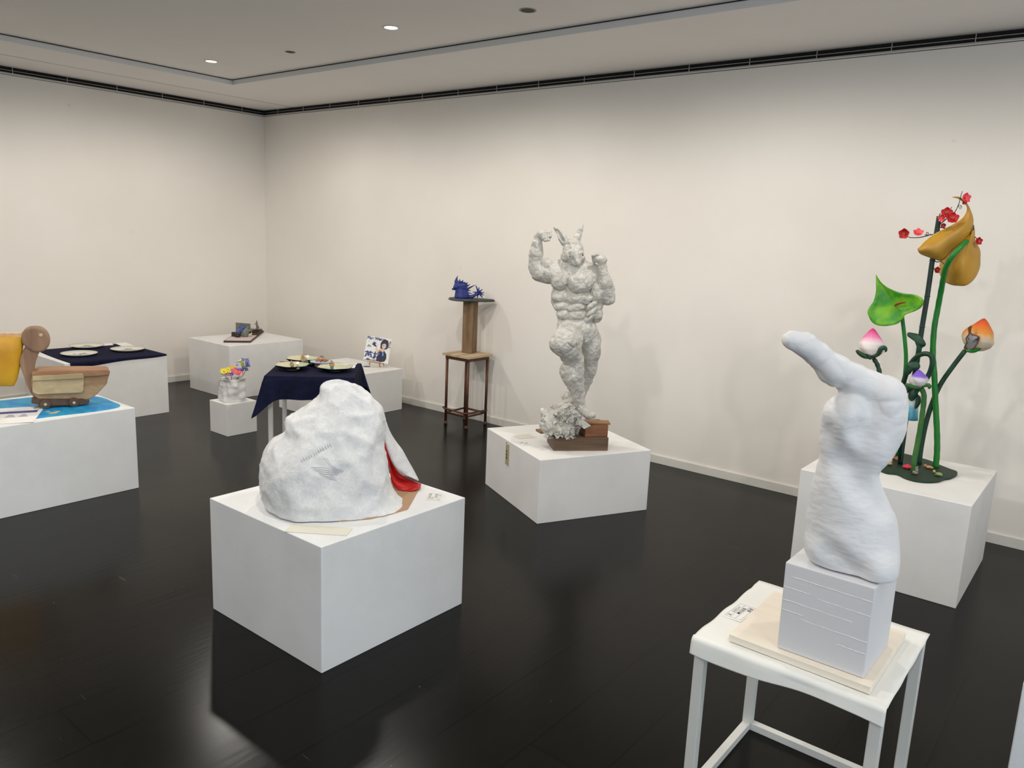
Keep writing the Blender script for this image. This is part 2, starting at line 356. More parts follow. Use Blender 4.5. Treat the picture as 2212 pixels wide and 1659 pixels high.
        if disp:
            fn = F; nr = np.zeros_like(V); a = V[F[:, 2]]-V[F[:, 0]]; b2 = V[F[:, 3]]-V[F[:, 1]]; N = np.cross(a, b2)
            for j in range(4):
                for t in range(3): nr[:, t] += np.bincount(F[:, j], N[:, t], len(V))
            nr /= np.linalg.norm(nr, axis=1)[:, None]+1e-12
            V = V+nr*np.array([disp(p) for p in V])[:, None]
        return V, F.tolist()
def fbm(p, s, o=(0, 0, 0)): return noise.noise(Vector((p[0]*s+o[0], p[1]*s+o[1], p[2]*s+o[2])))
def ridge(p, s, o=(0, 0, 0)): return 1-2*abs(fbm(p, s, o))
def arc(pts, n):
    P = np.array(spline([(a, b, 0) for a, b in pts], 8))[:, :2]; d = np.r_[0, np.cumsum(np.linalg.norm(np.diff(P, axis=0), axis=1))]; t = np.linspace(0, d[-1], n)
    return np.stack([np.interp(t, d, P[:, 0]), np.interp(t, d, P[:, 1])], 1)
def ribbon(c1, c2, F, q, bulge=.03, n=40, m=12, thick=.005):
    A, B = arc(c1, n), arc(c2, n); P = []
    for a, b in zip(A, B):
        row = []
        for j in range(m+1):
            t = j/m; x, y = a+(b-a)*t; w = min(1, np.linalg.norm(b-a)/40); row.append(F(x, y, q(x, y)+bulge*w*math.sin(math.pi*t)))
        P.append(row)
    return MB().grid(P)
def petal(outline, F, q, mb=None, rings=7, bulge=.02, thick=.004, centre=None, curl=None):
    """leaf or petal: outline in photo pixels, q(px,py) depth, bulge outwards; two-sided shell"""
    O = spline([(a, b, 0) for a, b in outline]+[(outline[0][0], outline[0][1], 0)], 5)[:-1]; n = len(O)
    c = np.mean([o[:2] for o in O], 0) if centre is None else np.array(centre)
    mb = mb or MB(); lay = []
    for side in (0, 1):
        v = []
        for i in range(rings+1):
            t = i/rings
            for o in O:
                x, y = c+(np.array(o[:2])-c)*t; qq = (q(x, y) if callable(q) else q)+bulge*(1-t*t)
                v.append(F(x, y, qq-(thick if side else 0)*(1)))
        lay.append(v)
    m = len(lay[0]); v = lay[0]+lay[1]; f = []
    for i in range(rings):
        for k in range(n):
            a, b2, c2, d = i*n+k, i*n+(k+1) % n, (i+1)*n+(k+1) % n, (i+1)*n+k
            f.append((a, b2, c2, d)); f.append((m+d, m+c2, m+b2, m+a))
    for k in range(n): a = rings*n+k; b2 = rings*n+(k+1) % n; f.append((a, b2, m+b2, m+a))
    mb.add(v, f); return mb
def text(body, size, m, parent, origin, xdir, ydir, name='lettering', depth=.0006, align='LEFT', sx=1.0, bold=0):
    cu = bpy.data.curves.new('txt', 'FONT'); cu.body = body; cu.size = size; cu.extrude = depth/2; cu.align_x = align; cu.offset = bold
    t = bpy.data.objects.new('txt', cu); COL.objects.link(t); bpy.context.view_layer.update()
    me = t.evaluated_get(bpy.context.evaluated_depsgraph_get()).to_mesh()
    X = np.array(xdir, float); X /= np.linalg.norm(X); Y = np.array(ydir, float); Y /= np.linalg.norm(Y); Z = np.cross(X, Y); O = np.array(origin, float)
    v = [O+X*p.co[0]*sx+Y*p.co[1]+Z*(p.co[2]+depth/2) for p in me.vertices]; f = [tuple(p.vertices) for p in me.polygons]
    bpy.data.objects.remove(t); bpy.data.curves.remove(cu)
    return obj(name, (v, f), m, parent)

# ------------------------------------------------------------------ the room
struct('floor', MB().box(((XL+XR)/2, (YR+YB)/2, -.05), (XR-XL+.4, YR-YB+.4, .1)), M_floor, loc=(0, 0, 0))
struct('wall_right', MB().box(((XL+XR)/2, YR+.08, WALLTOP/2), (XR-XL+.4, .16, WALLTOP)), M_wall, loc=(0, YR, 0))
struct('wall_left', MB().box((XL-.08, (YR+YB)/2, WALLTOP/2), (.16, YR-YB, WALLTOP)), M_wall, loc=(XL, 0, 0))
struct('wall_back', MB().box(((XL+XR)/2, YB-.08, 1.4), (XR-XL+.4, .16, 2.8)), M_wall, loc=(0, YB, 0))
struct('wall_east', MB().box((XR+.08, (YR+YB)/2, 1.4), (.16, YR-YB, 2.8)), M_wall, loc=(XR, 0, 0))
# ceiling: perimeter soffit around a raised tray
TX0, TX1, TY0, TY1 = -6.38, 2.8, -2.6, 3.985
c = MB()
c.box(((XL-.3+TX0)/2, (YR+YB)/2, CEIL+.1), (TX0-XL+.3, YR-YB+.7, .2)); c.box(((TX1+XR+.3)/2, (YR+YB)/2, CEIL+.1), (XR+.3-TX1, YR-YB+.7, .2))
c.box(((TX0+TX1)/2, (TY1+YR+.3)/2, CEIL+.1), (TX1-TX0, YR+.3-TY1, .2)); c.box(((TX0+TX1)/2, (YB-.3+TY0)/2, CEIL+.1), (TX1-TX0, TY0-YB+.3, .2))
c.box(((TX0+TX1)/2, (TY0+TY1)/2, TRAY+.1), (TX1-TX0, TY1-TY0, .2))
struct('ceiling', c, M_ceil, loc=(0, 0, CEIL))
s = MB(); t_ = .006; zz = (CEIL+TRAY-.007)/2; hh = TRAY-CEIL-.007
s.box(((TX0+TX1)/2, TY1-t_/2, zz), (TX1-TX0-t_*2, t_, hh)); s.box(((TX0+TX1)/2, TY0+t_/2, zz), (TX1-TX0-t_*2, t_, hh))
s.box((TX0+t_/2, (TY0+TY1)/2, zz), (t_, TY1-TY0, hh)); s.box((TX1-t_/2, (TY0+TY1)/2, zz), (t_, TY1-TY0, hh))
struct('trim_1', s, M_strip)
s = MB(); zz = TRAY-.0035
s.box(((TX0+TX1)/2, TY1-.004, zz), (TX1-TX0-.01, .008, .007)); s.box((TX0+.004, (TY0+TY1)/2, zz), (.008, TY1-TY0-.02, .007))
struct('trim_2', s, mat('tray_gap', (.22, .21, .2), .8))
struct('trim_3', MB().box((-6.93, (YB+YR)/2, CEIL-.0008), (.006, YR-YB, .0016)), mat('seam', (.62, .61, .59), .8))
# slot between wall head and ceiling: black recess with metal rails and clips
s = MB(); s.box(((XL+XR)/2, YR+.086, (CEIL+WALLTOP)/2), (XR-XL+.3, .14, CEIL-WALLTOP-.001)); s.box((XL-.086, (YR+YB)/2, (CEIL+WALLTOP)/2), (.14, YR-YB+.2, CEIL-WALLTOP-.001))
struct('trim_4', s, M_black)
s = MB()
for z, w in ((WALLTOP+.028, .003), (WALLTOP+.0045, .009)):
    s.box(((XL+XR)/2, YR+.004, z), (XR-XL, .008, w)); s.box((XL-.004, (YR+YB)/2, z), (.008, YR-YB, w))
k = 0
while XL+.25+k*.42 < XR: s.box((XL+.25+k*.42, YR+.005, WALLTOP+.028), (.004, .006, .050)); k += 1
k = 0
while YR-.25-k*.42 > YB: s.box((XL-.005, YR-.25-k*.42, WALLTOP+.028), (.006, .004, .050)); k += 1
struct('trim_5', s, M_metal)
s = MB(); s.box(((XL+XR)/2, YR-.0015, WALLTOP-.008), (XR-XL, .003, .004)); s.box((XL+.0015, (YR+YB)/2, WALLTOP-.008), (.003, YR-YB, .004))
struct('trim_6', s, mat('shadow_bead', (.35, .34, .34), .6))
struct('baseboard_right', MB().box(((XL+XR)/2, YR-.006, .03), (XR-XL, .012, .06)), M_trimw, bevel=.002)
struct('baseboard_left', MB().box((XL+.006, (YR+YB)/2, .03), (.012, YR-YB-.03, .06)), M_trimw, bevel=.002)
# glazed entrance front behind the visitor
wf = struct('window_1', MB().box((2.0, YB+.02, 1.35), (3.0, .04, 2.3)), mat('daylit_glass', (.8, .88, .95), .1, emis=(.80, .9, 1.0), estr=1.2))
fr = MB()
for x in (.5, 1.5, 2.5, 3.5): fr.box((x, YB+.05, 1.35), (.05, .04, 2.36))
for z in (.2, 2.5): fr.box((2.0, YB+.05, z), (3.0, .04, .05))
obj('window_frame', fr, M_frame, wf)

wf = struct('window_2', MB().box((XR-.02, .3, 1.45), (.04, 3.2, 2.2)), MATS['daylit_glass'])
fr = MB()
for y in (-1.3, -.23, .83, 1.9): fr.box((XR-.05, y, 1.45), (.04, .05, 2.26))
for z in (.35, 2.55): fr.box((XR-.05, .3, z), (.04, 3.2, .05))
obj('window_frame', fr, M_frame, wf)

# ceiling fittings
M_lamp = mat('lamp_glow', (1, 1, 1), .3, emis=(1, .97, .9), estr=14)
r = thing('ceiling_downlight', (0, 0, 0), '', 'light')
mbr = MB(); n = 32; v = []
for rr_, z in ((.050, 0), (.050, -.004), (.042, -.005), (.040, 0)): v += [(rr_*math.cos(2*math.pi*i/n), rr_*math.sin(2*math.pi*i/n), z) for i in range(n)]
mbr.add(v, [(j*n+i, j*n+(i+1) % n, (j+1)*n+(i+1) % n, (j+1)*n+i) for j in range(3) for i in range(n)])
obj('trim_ring', mbr, mat('ring_white', (.86, .85, .83), .4), r, smooth=True)
obj('lamp_lens', MB().lathe([(.0005, -.0022), (.04, -.002), (.04, -.001), (.0005, -.001)], (0, 0, 0), 28), M_lamp, r)
first = True
NM = {(-5.82, 1.45): 'farthest left, outside the picture', (-3.80, 1.45): 'above the space left of the foreground plinth', (-1.80, 3.46): 'near the right wall by the statue', (-1.80, 1.45): 'above the foreground plinth', (.22, 3.46): 'above the flower plinth', (.22, 1.45): 'above the torso table, nearest the visitor'}
for (x, y) in DOWN:
    if (x, y) == DOWN[0] or (x, y) == DOWN[3]:
        lab = 'lit round ceiling downlight near the room corner, the farther left one' if (x, y) == DOWN[0] else 'lit round ceiling downlight above the navy table, the nearer right one'
        if first: r.location = (x, y, TRAY); r['label'] = lab; r['group'] = 'lit downlights in the tray ceiling'; first = False
        else: dup(r, (x, y, TRAY), lab, 'lit downlights in the tray ceiling')
    elif y > 0 and x < 1:
        dup(r, (x, y, TRAY), 'lit round ceiling downlight %s' % NM[(x, y)], 'lit downlights outside the picture')
for (px, py, rad, lab) in ((1140, 22, .042, 'larger dark round ceiling hole toward the top middle of the ceiling'), (627, 112, .032, 'smaller dark round ceiling hole between the two lit downlights and the corner')):
    p = onz(px, py, TRAY); h = thing('ceiling_sprinkler_hole', (p[0], p[1], TRAY), lab, 'ceiling fitting', 'dark round holes in the ceiling')
    obj('hole_cover', MB().lathe([(.0005, -.004), (rad*.85, -.004), (rad, -.001), (.0005, -.001)], (p[0], p[1], TRAY), 24), mat('hole_dark', (.06, .055, .05), .6), h)
    obj('rim', MB().lathe([(rad*.9, 0), (rad*1.15, 0), (rad*1.15, -.0022), (rad*.9, -.0026), (rad*.9, 0)], (p[0], p[1], TRAY), 24, cap=(0, 0)), mat('ring_grey', (.55, .54, .52), .5), h)

# ------------------------------------------------------------------ plinths
def plinth(x0, x1, y0, y1, h, label, m, name='display_plinth', pts=None):
    if pts is None: pts = [(x0, y0), (x1, y0), (x1, y1), (x0, y1)]
    o = obj(name, MB().prism(pts, 0, h), m, bevel=.003); return tag(o, label, 'plinth')
plinth(-2.84, -2.113, 1.625, 2.381, .489, 'large white ribbed plinth in the foreground carrying the white tented sculpture', M_rib)
a = R_(63.6); u = np.array([math.cos(a), math.sin(a)]); vv = np.array([-u[1], u[0]]); o_ = np.array([-2.457, 3.385])
PB = [tuple(p) for p in (o_, o_+u*.742, o_+u*.742+vv*.755, o_+vv*.755)]
plinth(0, 0, 0, 0, .375, 'low white plinth turned at an angle under the muscular horned statue', M_fine, pts=PB)
plinth(-1.205, -.441, 3.907, 4.676, .496, 'white plinth by the right wall carrying the painted flower sculpture', M_fine)
plinth(-5.247, -4.539, 1.02, 2.142, .497, 'long white plinth at the left edge under the wooden pelican and blue sheet', M_rib)
plinth(-7.02, -6.25, 2.436, 3.236, .497, 'white plinth near the left wall covered with a navy cloth and plates', M_fine)
plinth(-7.075, -6.365, 3.883, 4.685, .496, 'white plinth in the far corner carrying the small diorama tray', M_fine)
plinth(-5.476, -5.233, 3.159, 3.413, .248, 'smallest white plinth, a low cube under the crumpled flower vase', M_fine)
plinth(-5.83, -5.064, 4.03, 4.80, .374, 'white plinth behind the navy table carrying the easel poster', M_fine)
plinth(-.085, .65, 2.33, 3.07, .497, 'white ribbed plinth only just entering at the bottom right edge', M_rib)
# ------------------------------------------------------------------ white torso on its block, board, cloth and steel table
TX = [-.835, -.325]; TYY = [1.925, 2.412]; TZ = .514
t = thing('steel_frame_table', ((TX[0]+TX[1])/2, (TYY[0]+TYY[1])/2, 0), 'white steel cube-frame table under the white armless torso at bottom right', 'table')
lg = .030; z1 = TZ-.006
for x in (TX[0]+.006+lg/2, TX[1]-.006-lg/2):
    for y in (TYY[0]+.006+lg/2, TYY[1]-.006-lg/2):
        obj('leg', MB().box((x, y, z1/2), (lg, lg, z1)), M_frame, t, bevel=.002)
for z in (.0125, z1-.0125):
    for y in (TYY[0]+.006+lg/2, TYY[1]-.006-lg/2): obj('crossbar', MB().box(((TX[0]+TX[1])/2, y, z), (TX[1]-TX[0]-.012-2*lg, .025, .025)), M_frame, t, bevel=.0015)
    for x in (TX[0]+.006+lg/2, TX[1]-.006-lg/2): obj('crossbar', MB().box((x, (TYY[0]+TYY[1])/2, z), (.025, TYY[1]-TYY[0]-.012-2*lg, .025)), M_frame, t, bevel=.0015)
# white paper cloth: flat on top, rolled over the front edge
def cloth_pt(i, j, ni, nj):
    u = i/ni; x = TX[0]+(TX[1]-TX[0])*u; e = .004*math.sin(7*u)+.003*math.sin(17*u+1)
    run = (TYY[1]-TYY[0])+.048
    d = (1-j/nj)*run       # distance from back edge
    edge = TYY[1]-TYY[0]-.006
    if d <= edge:
        y = TYY[1]-d; z = TZ+.001+.0012*noise.noise(Vector((x*9, y*9, 0)))
        side = max(0, 1-min(u, 1-u)/.03); z -= .006*side**2*(1 if .1 < (d/edge) else .2)*(.6+.4*math.sin(d*40))
    else:
        a = d-edge; r = .014; th = min(a/r, math.pi/2*.96); rest = max(0, a-r*th)
        y = TYY[0]+.006-r*math.sin(th)-rest*.12-e*.6*min(1, a/.03); z = TZ+.001-r*(1-math.cos(th))-rest*(1+.25*math.sin(6*u+.5))
    return (x, y, z)
NI, NJ = 60, 60
js = [1-(1-k/NJ)**1 for k in range(NJ+1)]
P = [[cloth_pt(i, (1-(k/NJ))*NJ, NI, NJ) for k in range(NJ+1)] for i in range(NI+1)]
# refine the roll
P = [[cloth_pt(i, (1-q)*100, NI, 100) for q in list(np.linspace(0, .88, 24))+list(np.linspace(.89, 1, 26))] for i in range(NI+1)]
o = obj('tablecloth', MB().grid(P), mat('white_vinyl_cloth', (.93, .93, .91), .45, bump=.2, bscale=12, bdist=.003), smooth=True, solid=.0015)
tag(o, 'white cloth laid on the steel table, rolled over its front edge', 'tablecloth')
bz = TZ+.0035
B0 = MB().hexa([(-.745, 1.958, bz), (-.372, 1.951, bz), (-.372, 2.322, bz), (-.752, 2.32, bz)], [(-.745, 1.958, bz+.021), (-.372, 1.951, bz+.021), (-.372, 2.322, bz+.021), (-.752, 2.32, bz+.021)])
o = obj('baseboard_panel', B0, wood('pale_ply', (.90, .86, .79), (.925, .885, .82), (.94, .91, .85), 0, 5, .6), bevel=.002); o.name = 'wooden_board'
tag(o, 'pale plywood board on the white cloth beneath the white cube block', 'board')
bz += .0215; bt = .783
M_foam = mat('painted_foam', (.85, .85, .86), .55, bump=.35, bscale=30, bdist=.002)
rnd = random.Random(3)
blk = MB().hexa([(-.618, 1.977, bz), (-.396, 1.977, bz), (-.392, 2.205, bz), (-.616, 2.205, bz)], [(-.622, 1.981, bt), (-.397, 1.979, bt), (-.395, 2.210, bt), (-.62, 2.212, bt)])
tb = thing('sculpture_block', (-.507, 2.078, bz), 'white painted foam block with horizontal seams under the armless torso', 'block')
obj('body', blk, M_foam, tb, bevel=.004, seg=3)
M_seam = mat('seam_edge', (.95, .95, .95), .5)
for (z, x0, x1, s0) in ((.748, -.60, -.40, 0), (.716, -.618, -.55, 0), (.710, -.53, -.40, 0), (.680, -.618, -.44, 0), (.652, -.617, -.56, 0), (.640, -.57, -.399, 0), (.608, -.47, -.399, 0)):
    pts = []; n_ = 14
    for i in range(n_+1): x_ = x0+(x1-x0)*i/n_; tz = (z-bz)/(bt-bz); pts.append((x_, 1.9768+tz*(.004-.002*(x_+.62)/.22), z-.0035*(x_+.62)/.22+.0005*math.sin(i*1.3+z*90)))
    obj('seam', MB().tube(pts, [.0004+.0005*abs(math.sin(i*2.1+z*50)) for i in range(n_+1)], 6), M_seam, tb, smooth=True)

F = Frame((-.51, 2.075, .78)); k = F.k
S = SDF()
def C(a, b, q0=0, q1=0, kk=.02): S.cone(F(a[0], a[1], q0), F(b[0], b[1], q1), a[2]*k, b[2]*k, kk)
def E(x, y, rx, ry, rq, q=0, kk=.03, tilt=0):
    n = F.n; s_ = F.s*math.cos(tilt)+np.array([0, 0, 1.])*math.sin(tilt); z_ = np.cross(n, s_); z_ = -z_ if z_[2] < 0 else z_
    S.ell(F(x, y, q), np.array([rx*k, ry*k, rq*k]), [s_, z_, n], kk)
# arm stump stretched out and up to the left
C((1709, 735, 18), (1738, 744, 24), .10, .085, .008); C((1738, 744, 23), (1768, 767, 24), .085, .06, .008); C((1768, 767, 24), (1804, 800, 26), .06, .035, .01)
E(1730, 732, 14, 10, 14, .09, .004)
C((1804, 800, 30), (1845, 822, 31), .035, .01, .02); C((1845, 822, 29), (1908, 852, 38), .01, -.005, .02)
E(1908, 872, 44, 52, 46, -.01, .02); E(1834, 897, 50, 48, 52, .02, .015)
E(1838, 940, 60, 74, 52, .02, .02); E(1892, 915, 58, 74, 50, -.01, .02)
E(1852, 962, 70, 62, 54, 0, .02)
E(1829, 1022, 60, 72, 54, 0, .02); E(1829, 1070, 73, 60, 57, 0, .025)
E(1838, 1130, 90, 78, 64, 0, .03); E(1842, 1180, 90, 62, 66, .01, .03)
C((1786, 1182, 44), (1888, 1226, 40), .02, .05, .02); E(1886, 1226, 44, 42, 50, .03, .03)
# creases: between arm and chest, diagonal across belly and hip
S.groove([F(1800, 846, .03), F(1818, 843, .06), F(1850, 853, .075), F(1888, 872, .06)], .007, .014)
S.groove([F(1884, 885, .07), F(1866, 940, .082), F(1860, 1000, .082)], .010, .05)
S.groove([F(1780, 945, .07), F(1825, 1008, .080), F(1862, 1052, .078), F(1910, 1092, .055)], .013, .05)
S.groove([F(1750, 1160, .085), F(1790, 1200, .10), F(1850, 1240, .10)], .008, .05)
S.cutbox((-.9, 1.6, .5), (-.1, 2.6, bt+.004), .002)
# long soft planes of the back: raised right panel and a diagonal ridge over the hip
def dt(p): return .0016*ridge((p[0]*1.0, p[1]*1.0, p[2]*3.2), 24)+.0012*fbm((p[0], p[1], p[2]*2), 60)+.0025*abs(fbm(p, 14, (3, 3, 3)))
def dt(p):
    f1 = noise.voronoi(Vector((p[0]*20, p[1]*20, p[2]*22)))[0]; top = min(1, max(0, (p[2]-1.16)/.06))
    return (.0040*min(.45, f1[1]-f1[0])+.001*(.5-f1[0]))*(.35+top)+(.0004*ridge((p[0], p[1], p[2]*3.2), 24)+.0006*fbm((p[0], p[1], p[2]*2.4), 60))*(1.2-top)
V, Fc = S.mesh(.0040, dt)
o = obj('torso_sculpture', (V, Fc), mat('torso_white', (.865, .865, .87), .5, bump=.28, bscale=40, bdist=.003, stretch=(1, 1, 3.5)), smooth=True)
tag(o, 'white carved torso sculpture with one arm stretched up left, standing on a white block', 'sculpture')

# caption labels: white slips with ruled columns and small vertical writing
def caption(name, p0, ux, uy, label, cat='label', cols=3, ruled=True, words=None, m=None, right_note=True, size=None):
    """p0 corner, ux: along the line of columns (right to left is text order), uy: writing direction"""
    p0 = np.array(p0, float); ux = np.array(ux, float); uy = np.array(uy, float); up = np.cross(ux, uy); up /= np.linalg.norm(up)
    if up[2] < 0: up = -up
    o = thing(name, p0, label, cat)
    cw = np.linalg.norm(ux); chh = np.linalg.norm(uy); X = ux/cw; Y = uy/chh
    obj('paper', MB().slab([p0, p0+ux, p0+ux+uy, p0+uy], up*.0006), m or M_white, o)
    mb = MB(); e = up*.0007; w = .0007; mg = .09
    def line(a, b):
        a = np.array(a); b = np.array(b); d = (b-a)/np.linalg.norm(b-a); s_ = np.cross(up, d)*w/2
        mb.slab([a-s_+e, b-s_+e, b+s_+e, a+s_+e], up*.0002)
    A = lambda u, v: p0+ux*u+uy*v
    if ruled:
        for v_ in (mg, 1-mg): line(A(mg, v_), A(1-mg, v_))
        for i in range(cols+1): u_ = mg+(1-2*mg)*i/cols; line(A(u_, mg), A(u_, 1-mg))
        obj('ruled_lines', mb, M_grey, o)
    for i, wd in enumerate(words or []):
        if not wd: continue
        u_ = mg+(1-2*mg)*(i+.5)/cols; n_ = len(wd); sz = size or min(cw*(1-2*mg)/cols*.8, chh*.8/max(n_, 1))
        for j, ch in enumerate(wd):
            if ch == ' ': continue
            c0 = A(u_, mg+.05+(1-2*mg-.1)*(j+.5)/n_)
            G_ = X if np.cross(X, -Y)@up > 0 else -X
            text(ch, sz, M_ink, o, c0-G_*sz*.45+Y*sz*.35+up*.0007, G_, -Y, 'lettering', .0002)
    return o
# table caption
a0 = onz(1599, 1301, TZ+.0025); a1 = onz(1639, 1314, TZ+.0025); a2 = onz(1558, 1330, TZ+.0025)
caption('caption_card', a1-np.array([0, 0, 0]), a0-a1, (a2-a0), 'white caption card ruled in columns on the corner of the torso table', words=['無題    ', ' 発泡石膏  ', ' ミロのヴ 作'], cols=3)
# ------------------------------------------------------------------ white tented sculpture on the front plinth
RZ = .489
FR = Frame((-2.46, 1.985, RZ)); k = FR.k
rock = thing('tented_paper_sculpture', (-2.44, 1.98, RZ), 'large white crumpled-paper mound sculpture with a red lining, on the front plinth', 'sculpture')
# thin brown board it stands on
bp_ = [FR(*p)[:2] for p in ()]
pts = [onz(px, py, RZ)[:2] for px, py in ((596, 1088), (640, 1112), (700, 1124), (740, 1127), (800, 1122), (850, 1110), (881, 1101), (904, 1060))]
back = [(-2.52, 2.33), (-2.70, 2.22), (-2.74, 2.0), (-2.64, 1.82)]
obj('base_board', MB().prism([tuple(p) for p in pts]+back, RZ, RZ+.005), mat('brown_board', (.72, .58, .46), .7, (.68, .54, .42), 5), rock)
LV = [(824, 711, 736), (826, 699, 755), (832, 693, 768), (841, 691, 783), (850, 689, 797), (862, 681, 811), (872, 672, 821), (884, 652, 828), (894, 633, 831), (903, 617, 833), (915, 613, 832), (932, 613, 832), (940, 605, 831), (950, 588, 829), (964, 577, 829), (985, 567, 832), (1010, 561, 836), (1035, 560, 841), (1055, 564, 846), (1072, 571, 856), (1086, 582, 866), (1096, 596, 876)]
def shell(side_right=None):
    rows = []; N = 120; ztop = FR(725, 824, -.03)[2]
    for (py, lx, rx) in LV:
        z0 = FR((lx+rx)/2, py, 0)[2]
        rows.append((z0, lx, rx, py))
    out = []
    zs = [r[0] for r in rows][::-1]; lxs = [r[1] for r in rows][::-1]; rxs = [r[2] for r in rows][::-1]; pys = [r[3] for r in rows][::-1]
    zb = max(zs[0], RZ+.0045); nl = 58
    for j in range(nl+1):
        t = j/nl; z = zb+(ztop-zb)*(1-(1-t)**1.25) if t < 1 else ztop
        z = max(z, zb)
        lx = interp(z, zs, lxs); rx = interp(z, zs, rxs); py = interp(z, zs, pys)
        a = FR(lx, py, 0); b = FR(rx, py, 0); w = np.linalg.norm(b-a)/2; c = (a+b)/2; h = (z-zb)/(ztop-zb)
        qf = .235*(1-h**1.5)**.75+.022+.02*math.sin(h*5); qb = .20*(1-h**1.3)**.7+.022
        ring = []
        for i in range(N):
            th = 2*math.pi*i/N; cs, sn = math.cos(th), math.sin(th); e = .82
            x = w*math.copysign(abs(cs)**e, cs); y = (qf if sn > 0 else qb)*math.copysign(abs(sn)**e, sn)
            if cs > 0 and sn > 0: x += .034*math.exp(-((cs-.75)/.3)**2)*math.exp(-h/.06)
            # folds: a ridge from the crest down the left, hollow right of centre
            if sn > 0:
                g = math.exp(-((cs+.45-.25*h)/.22)**2); y += .016*g*(1-h)
                g = math.exp(-((cs-.1)/.25)**2)*math.exp(-((h-.35)/.25)**2); y -= .02*g
            p = np.array([c[0], c[1], z])+FR.s*x+FR.n*y
            ring.append(p)
        out.append(ring)
    return out
rings = shell(); nl_last = len(rings)-1; zb0 = rings[0][0][2]
tc_ = np.mean(rings[-1], 0)
for e_, dz in ((.8, .006), (.5, .010), (.2, .012)): rings.append([tc_+(p-tc_)*e_+np.array([0, 0, dz]) for p in rings[nl_last]])
allr = rings; V = [p for r_ in allr for p in r_]; N = 120; m_ = len(allr)
F_ = [(i*N+k2, i*N+(k2+1) % N, (i+1)*N+(k2+1) % N, (i+1)*N+k2) for i in range(m_-1) for k2 in range(N)]+[tuple((m_-1)*N+k2 for k2 in range(N))]
V = np.array(V)
cen = V.mean(0)
def crinkle(p, A=1):
    q = noise.voronoi(Vector((p[0]*11, p[1]*11, p[2]*9)))[0]; q2 = noise.voronoi(Vector((p[0]*30+5, p[1]*30, p[2]*26)))[0]
    return A*(.022*min(.6, q[1]-q[0])-.006+.008*(.4-q[0])+.005*min(.5, q2[1]-q2[0])+.002*fbm(p, 40)+.008*ridge(p, 7, (2, 0, 1)))
def displace(V, F_, A, lock=None):
    nr = np.zeros_like(V)
    for f in F_:
        f = list(f); a, b, c, d = V[f[0]], V[f[1]], V[f[2]], V[f[-1]]; n_ = np.cross(c-a, d-b); nr[f] += n_
    nr /= np.linalg.norm(nr, axis=1)[:, None]+1e-12
    return V+nr*np.array([crinkle(p, A) for p in V])[:, None]
Vd = displace(V, F_, 1.0); wt = np.ones(len(V)); wt[(m_-5)*N:] = .25; wt[:2*N] = .5; Vd = V+(Vd-V)*wt[:, None]; Vd[:, 2] = np.maximum(Vd[:, 2], RZ+.0045); Vd[:N, 2] = RZ+.0040
def paper_mat():
    m = mat('kozo_paper', (.93, .93, .93), .75); nt = m.node_tree; b = nt.nodes['Principled BSDF']
    tc = nt.nodes.new('ShaderNodeTexCoord')
    nz = nt.nodes.new('ShaderNodeTexNoise'); nz.inputs['Scale'].default_value = 7; nz.inputs['Detail'].default_value = 3; nt.links.new(tc.outputs['Object'], nz.inputs['Vector'])
    nz2 = nt.nodes.new('ShaderNodeTexNoise'); nz2.inputs['Scale'].default_value = 26; nz2.inputs['Detail'].default_value = 8; nz2.inputs['Distortion'].default_value = .9; nt.links.new(tc.outputs['Object'], nz2.inputs['Vector'])
    vo = nt.nodes.new('ShaderNodeTexVoronoi'); vo.feature = 'DISTANCE_TO_EDGE'; vo.inputs['Scale'].default_value = 17
    mx0 = nt.nodes.new('ShaderNodeVectorMath'); mx0.operation = 'MULTIPLY_ADD'; mx0.inputs[1].default_value = (.08, .08, .08); nt.links.new(nz2.outputs['Color'], mx0.inputs[0]); nt.links.new(tc.outputs['Object'], mx0.inputs[2]); nt.links.new(mx0.outputs[0], vo.inputs['Vector'])
    # fibres: overlapping paper is whiter along torn edges
    fib = ramp(nt, [(0, (.91, .91, .905)), (.10, (.84, .845, .85))], vo.outputs['Distance'])
    base = ramp(nt, [(.35, (.895, .895, .89)), (.65, (.83, .835, .845))], nz2.outputs['Fac'])
    mx = nt.nodes.new('ShaderNodeMix'); mx.data_type = 'RGBA'; mx.inputs[0].default_value = .5; nt.links.new(fib, mx.inputs[6]); nt.links.new(base, mx.inputs[7]); nt.links.new(mx.outputs[2], b.inputs['Base Color'])
    ad = nt.nodes.new('ShaderNodeMath'); ad.operation = 'MULTIPLY_ADD'; ad.inputs[1].default_value = -1.2; mn = nt.nodes.new('ShaderNodeMath'); mn.operation = 'MINIMUM'; mn.inputs[1].default_value = .12
    nt.links.new(vo.outputs['Distance'], mn.inputs[0]); nt.links.new(mn.outputs[0], ad.inputs[0]); nt.links.new(nz2.outputs['Fac'], ad.inputs[2])
    bp = nt.nodes.new('ShaderNodeBump'); bp.inputs['Strength'].default_value = .55; bp.inputs['Distance'].default_value = .006; nt.links.new(ad.outputs[0], bp.inputs['Height']); nt.links.new(bp.outputs[0], b.inputs['Normal'])
    return m
M_kozo = paper_mat()
obj('front_shell', (Vd, F_), M_kozo, rock, smooth=True)
